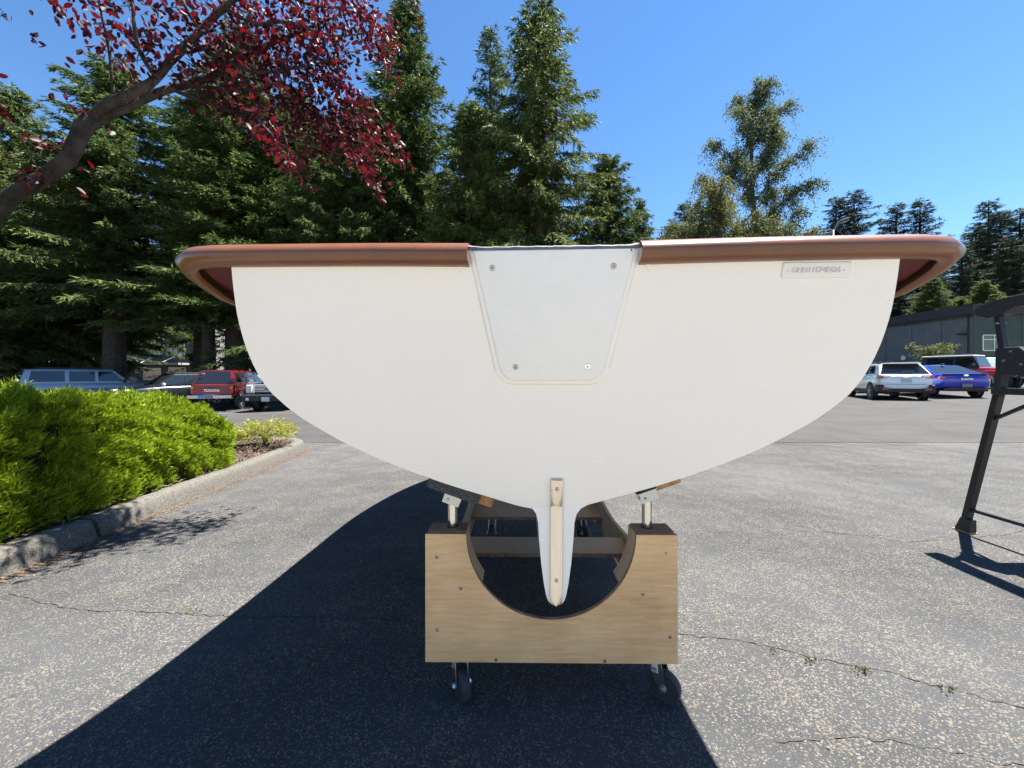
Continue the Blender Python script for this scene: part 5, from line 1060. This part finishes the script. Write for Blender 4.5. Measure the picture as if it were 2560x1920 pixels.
letters(v, 'TOYOTA', .145, -2.505, 0, .86, mat('white lettering', (.80, .80, .78), .4))
# left: black pickup facing the camera, half hidden by the transom
v = vehicle('parked_pickup', 'black pickup with a chrome barred grille facing the camera, half hidden by the transom', (PX(735, 19.0), 19.4), R(176),
    [(-2.9, .65, 1.15, .9), (-1, .55, 1.2, .98), (.6, .55, 1.2, .99), (1.2, .55, 1.22, .98), (2.55, .55, 1.16, .95), (2.72, .60, 1.10, .90)],
    (1.25, .55, -1.3, -1.6, 1.18, 1.92, .88, .72), (-1.9, 1.75), M_NAVY, GL, side_win=((1.0, .1, .55, .1, .1, .86), (0, -1.2, 0, -1.1, .1, .86)), wr=.40,
    extras=[('grille_frame', (2.745, 0, .96), (.06, 1.22, .42), M_CHR, .03), ('grille_mesh', (2.772, 0, .94), (.02, 1.04, .32), mat('grille dark', (.03, .04, .06), .4), .004), ('grille_bar', (2.788, 0, .86), (.02, 1.06, .035), M_CHR, .006), ('grille_bar', (2.788, 0, .95), (.02, 1.06, .045), M_CHR, .006), ('grille_bar', (2.788, 0, 1.04), (.02, 1.06, .035), M_CHR, .006),
            ('headlamp', (2.68, .77, .95), (.14, .24, .34), M_LAMPW, .03), ('headlamp', (2.68, -.77, .95), (.14, .24, .34), M_LAMPW, .03), ('bumper', (2.82, 0, .58), (.24, 1.86, .28), M_TRIM, .05), ('number_plate', (2.945, 0, .52), (.02, .32, .17), M_NPL, .004), ('fog_lamp', (2.945, .72, .53), (.02, .12, .10), M_LAMPW, .01), ('fog_lamp', (2.945, -.72, .53), (.02, .12, .10), M_LAMPW, .01),
            ('mirror', (.95, 1.08, 1.30), (.12, .22, .26), M_TRIM, .03), ('mirror', (.95, -1.08, 1.30), (.12, .22, .26), M_TRIM, .03)])
oval(v, 2.80, 0, .95, .13, .055, M_CHR); oval(v, 2.815, 0, .95, .112, .042, mat('badge blue', (.01, .03, .12), .3))
# left: dark wagon
v = vehicle('parked_car', 'dark green grey wagon facing left between the white vehicle and the red pickup', (PX(425, 19.0), 19.4), R(210),
    [(-2.2, .5, .98, .78), (-2.1, .38, 1.03, .86), (-1.8, .30, 1.05, .88), (0, .27, 1.02, .88), (.9, .27, 1.0, .88), (1.7, .30, .93, .86), (2.15, .40, .80, .74), (2.22, .46, .7, .62)],
    (1.05, .35, -1.75, -2.1, 1.01, 1.56, .80, .66), (-1.3, 1.3), M_DGR, GL, side_win=((.85, .05, .32, .05, .10, .86), (-.03, -.85, -.03, -.85, .10, .86), (-.93, -1.6, -.93, -1.45, .12, .84)), wr=.33,
    extras=[('mirror', (.85, .97, 1.08), (.10, .18, .13), mat('mirror silver', (.55, .56, .58), .3), .03), ('mirror', (.85, -.97, 1.08), (.10, .18, .13), M_DGR, .03), ('headlamp', (2.02, .66, .80), (.24, .26, .14), M_LAMPW, .04), ('headlamp', (2.02, -.66, .80), (.24, .26, .14), M_LAMPW, .04), ('grille', (2.21, 0, .70), (.05, .62, .16), M_TRIM, .02), ('roof_rail', (-.6, .58, 1.62), (1.8, .04, .05), M_TRIM, .01), ('roof_rail', (-.6, -.58, 1.62), (1.8, .04, .05), M_TRIM, .01)])
# left: long white utility vehicle
v = vehicle('parked_car', 'long white utility vehicle behind the left end of the hedge', (PX(222, 22.5), 22.6), R(34),
    [(-2.75, .6, 1.12, .9), (-2.65, .45, 1.18, .97), (-2, .38, 1.2, 1.0), (0, .36, 1.18, 1.0), (1.3, .36, 1.16, 1.0), (2.3, .4, 1.1, .96), (2.7, .5, .95, .85)],
    (1.45, .75, -2.45, -2.66, 1.17, 1.88, .92, .78), (-1.65, 1.65), M_PALESHADE, GL, side_win=((1.15, .15, .72, .15, .08, .86), (.02, -.95, .02, -.95, .08, .86), (-1.1, -2.35, -1.1, -2.25, .08, .86)), wr=.39,
    extras=[('roof_rail', (-.8, .66, 1.95), (2.4, .05, .05), M_TRIM, .01), ('roof_rail', (-.8, -.66, 1.95), (2.4, .05, .05), M_TRIM, .01), ('tail_lamp', (-2.66, .86, 1.05), (.12, .14, .45), M_TAIL, .02), ('tail_lamp', (-2.66, -.86, 1.05), (.12, .14, .45), M_TAIL, .02), ('mirror', (1.2, 1.08, 1.25), (.12, .2, .2), M_TRIM, .03), ('mirror', (1.2, -1.08, 1.25), (.12, .2, .2), M_TRIM, .03)])
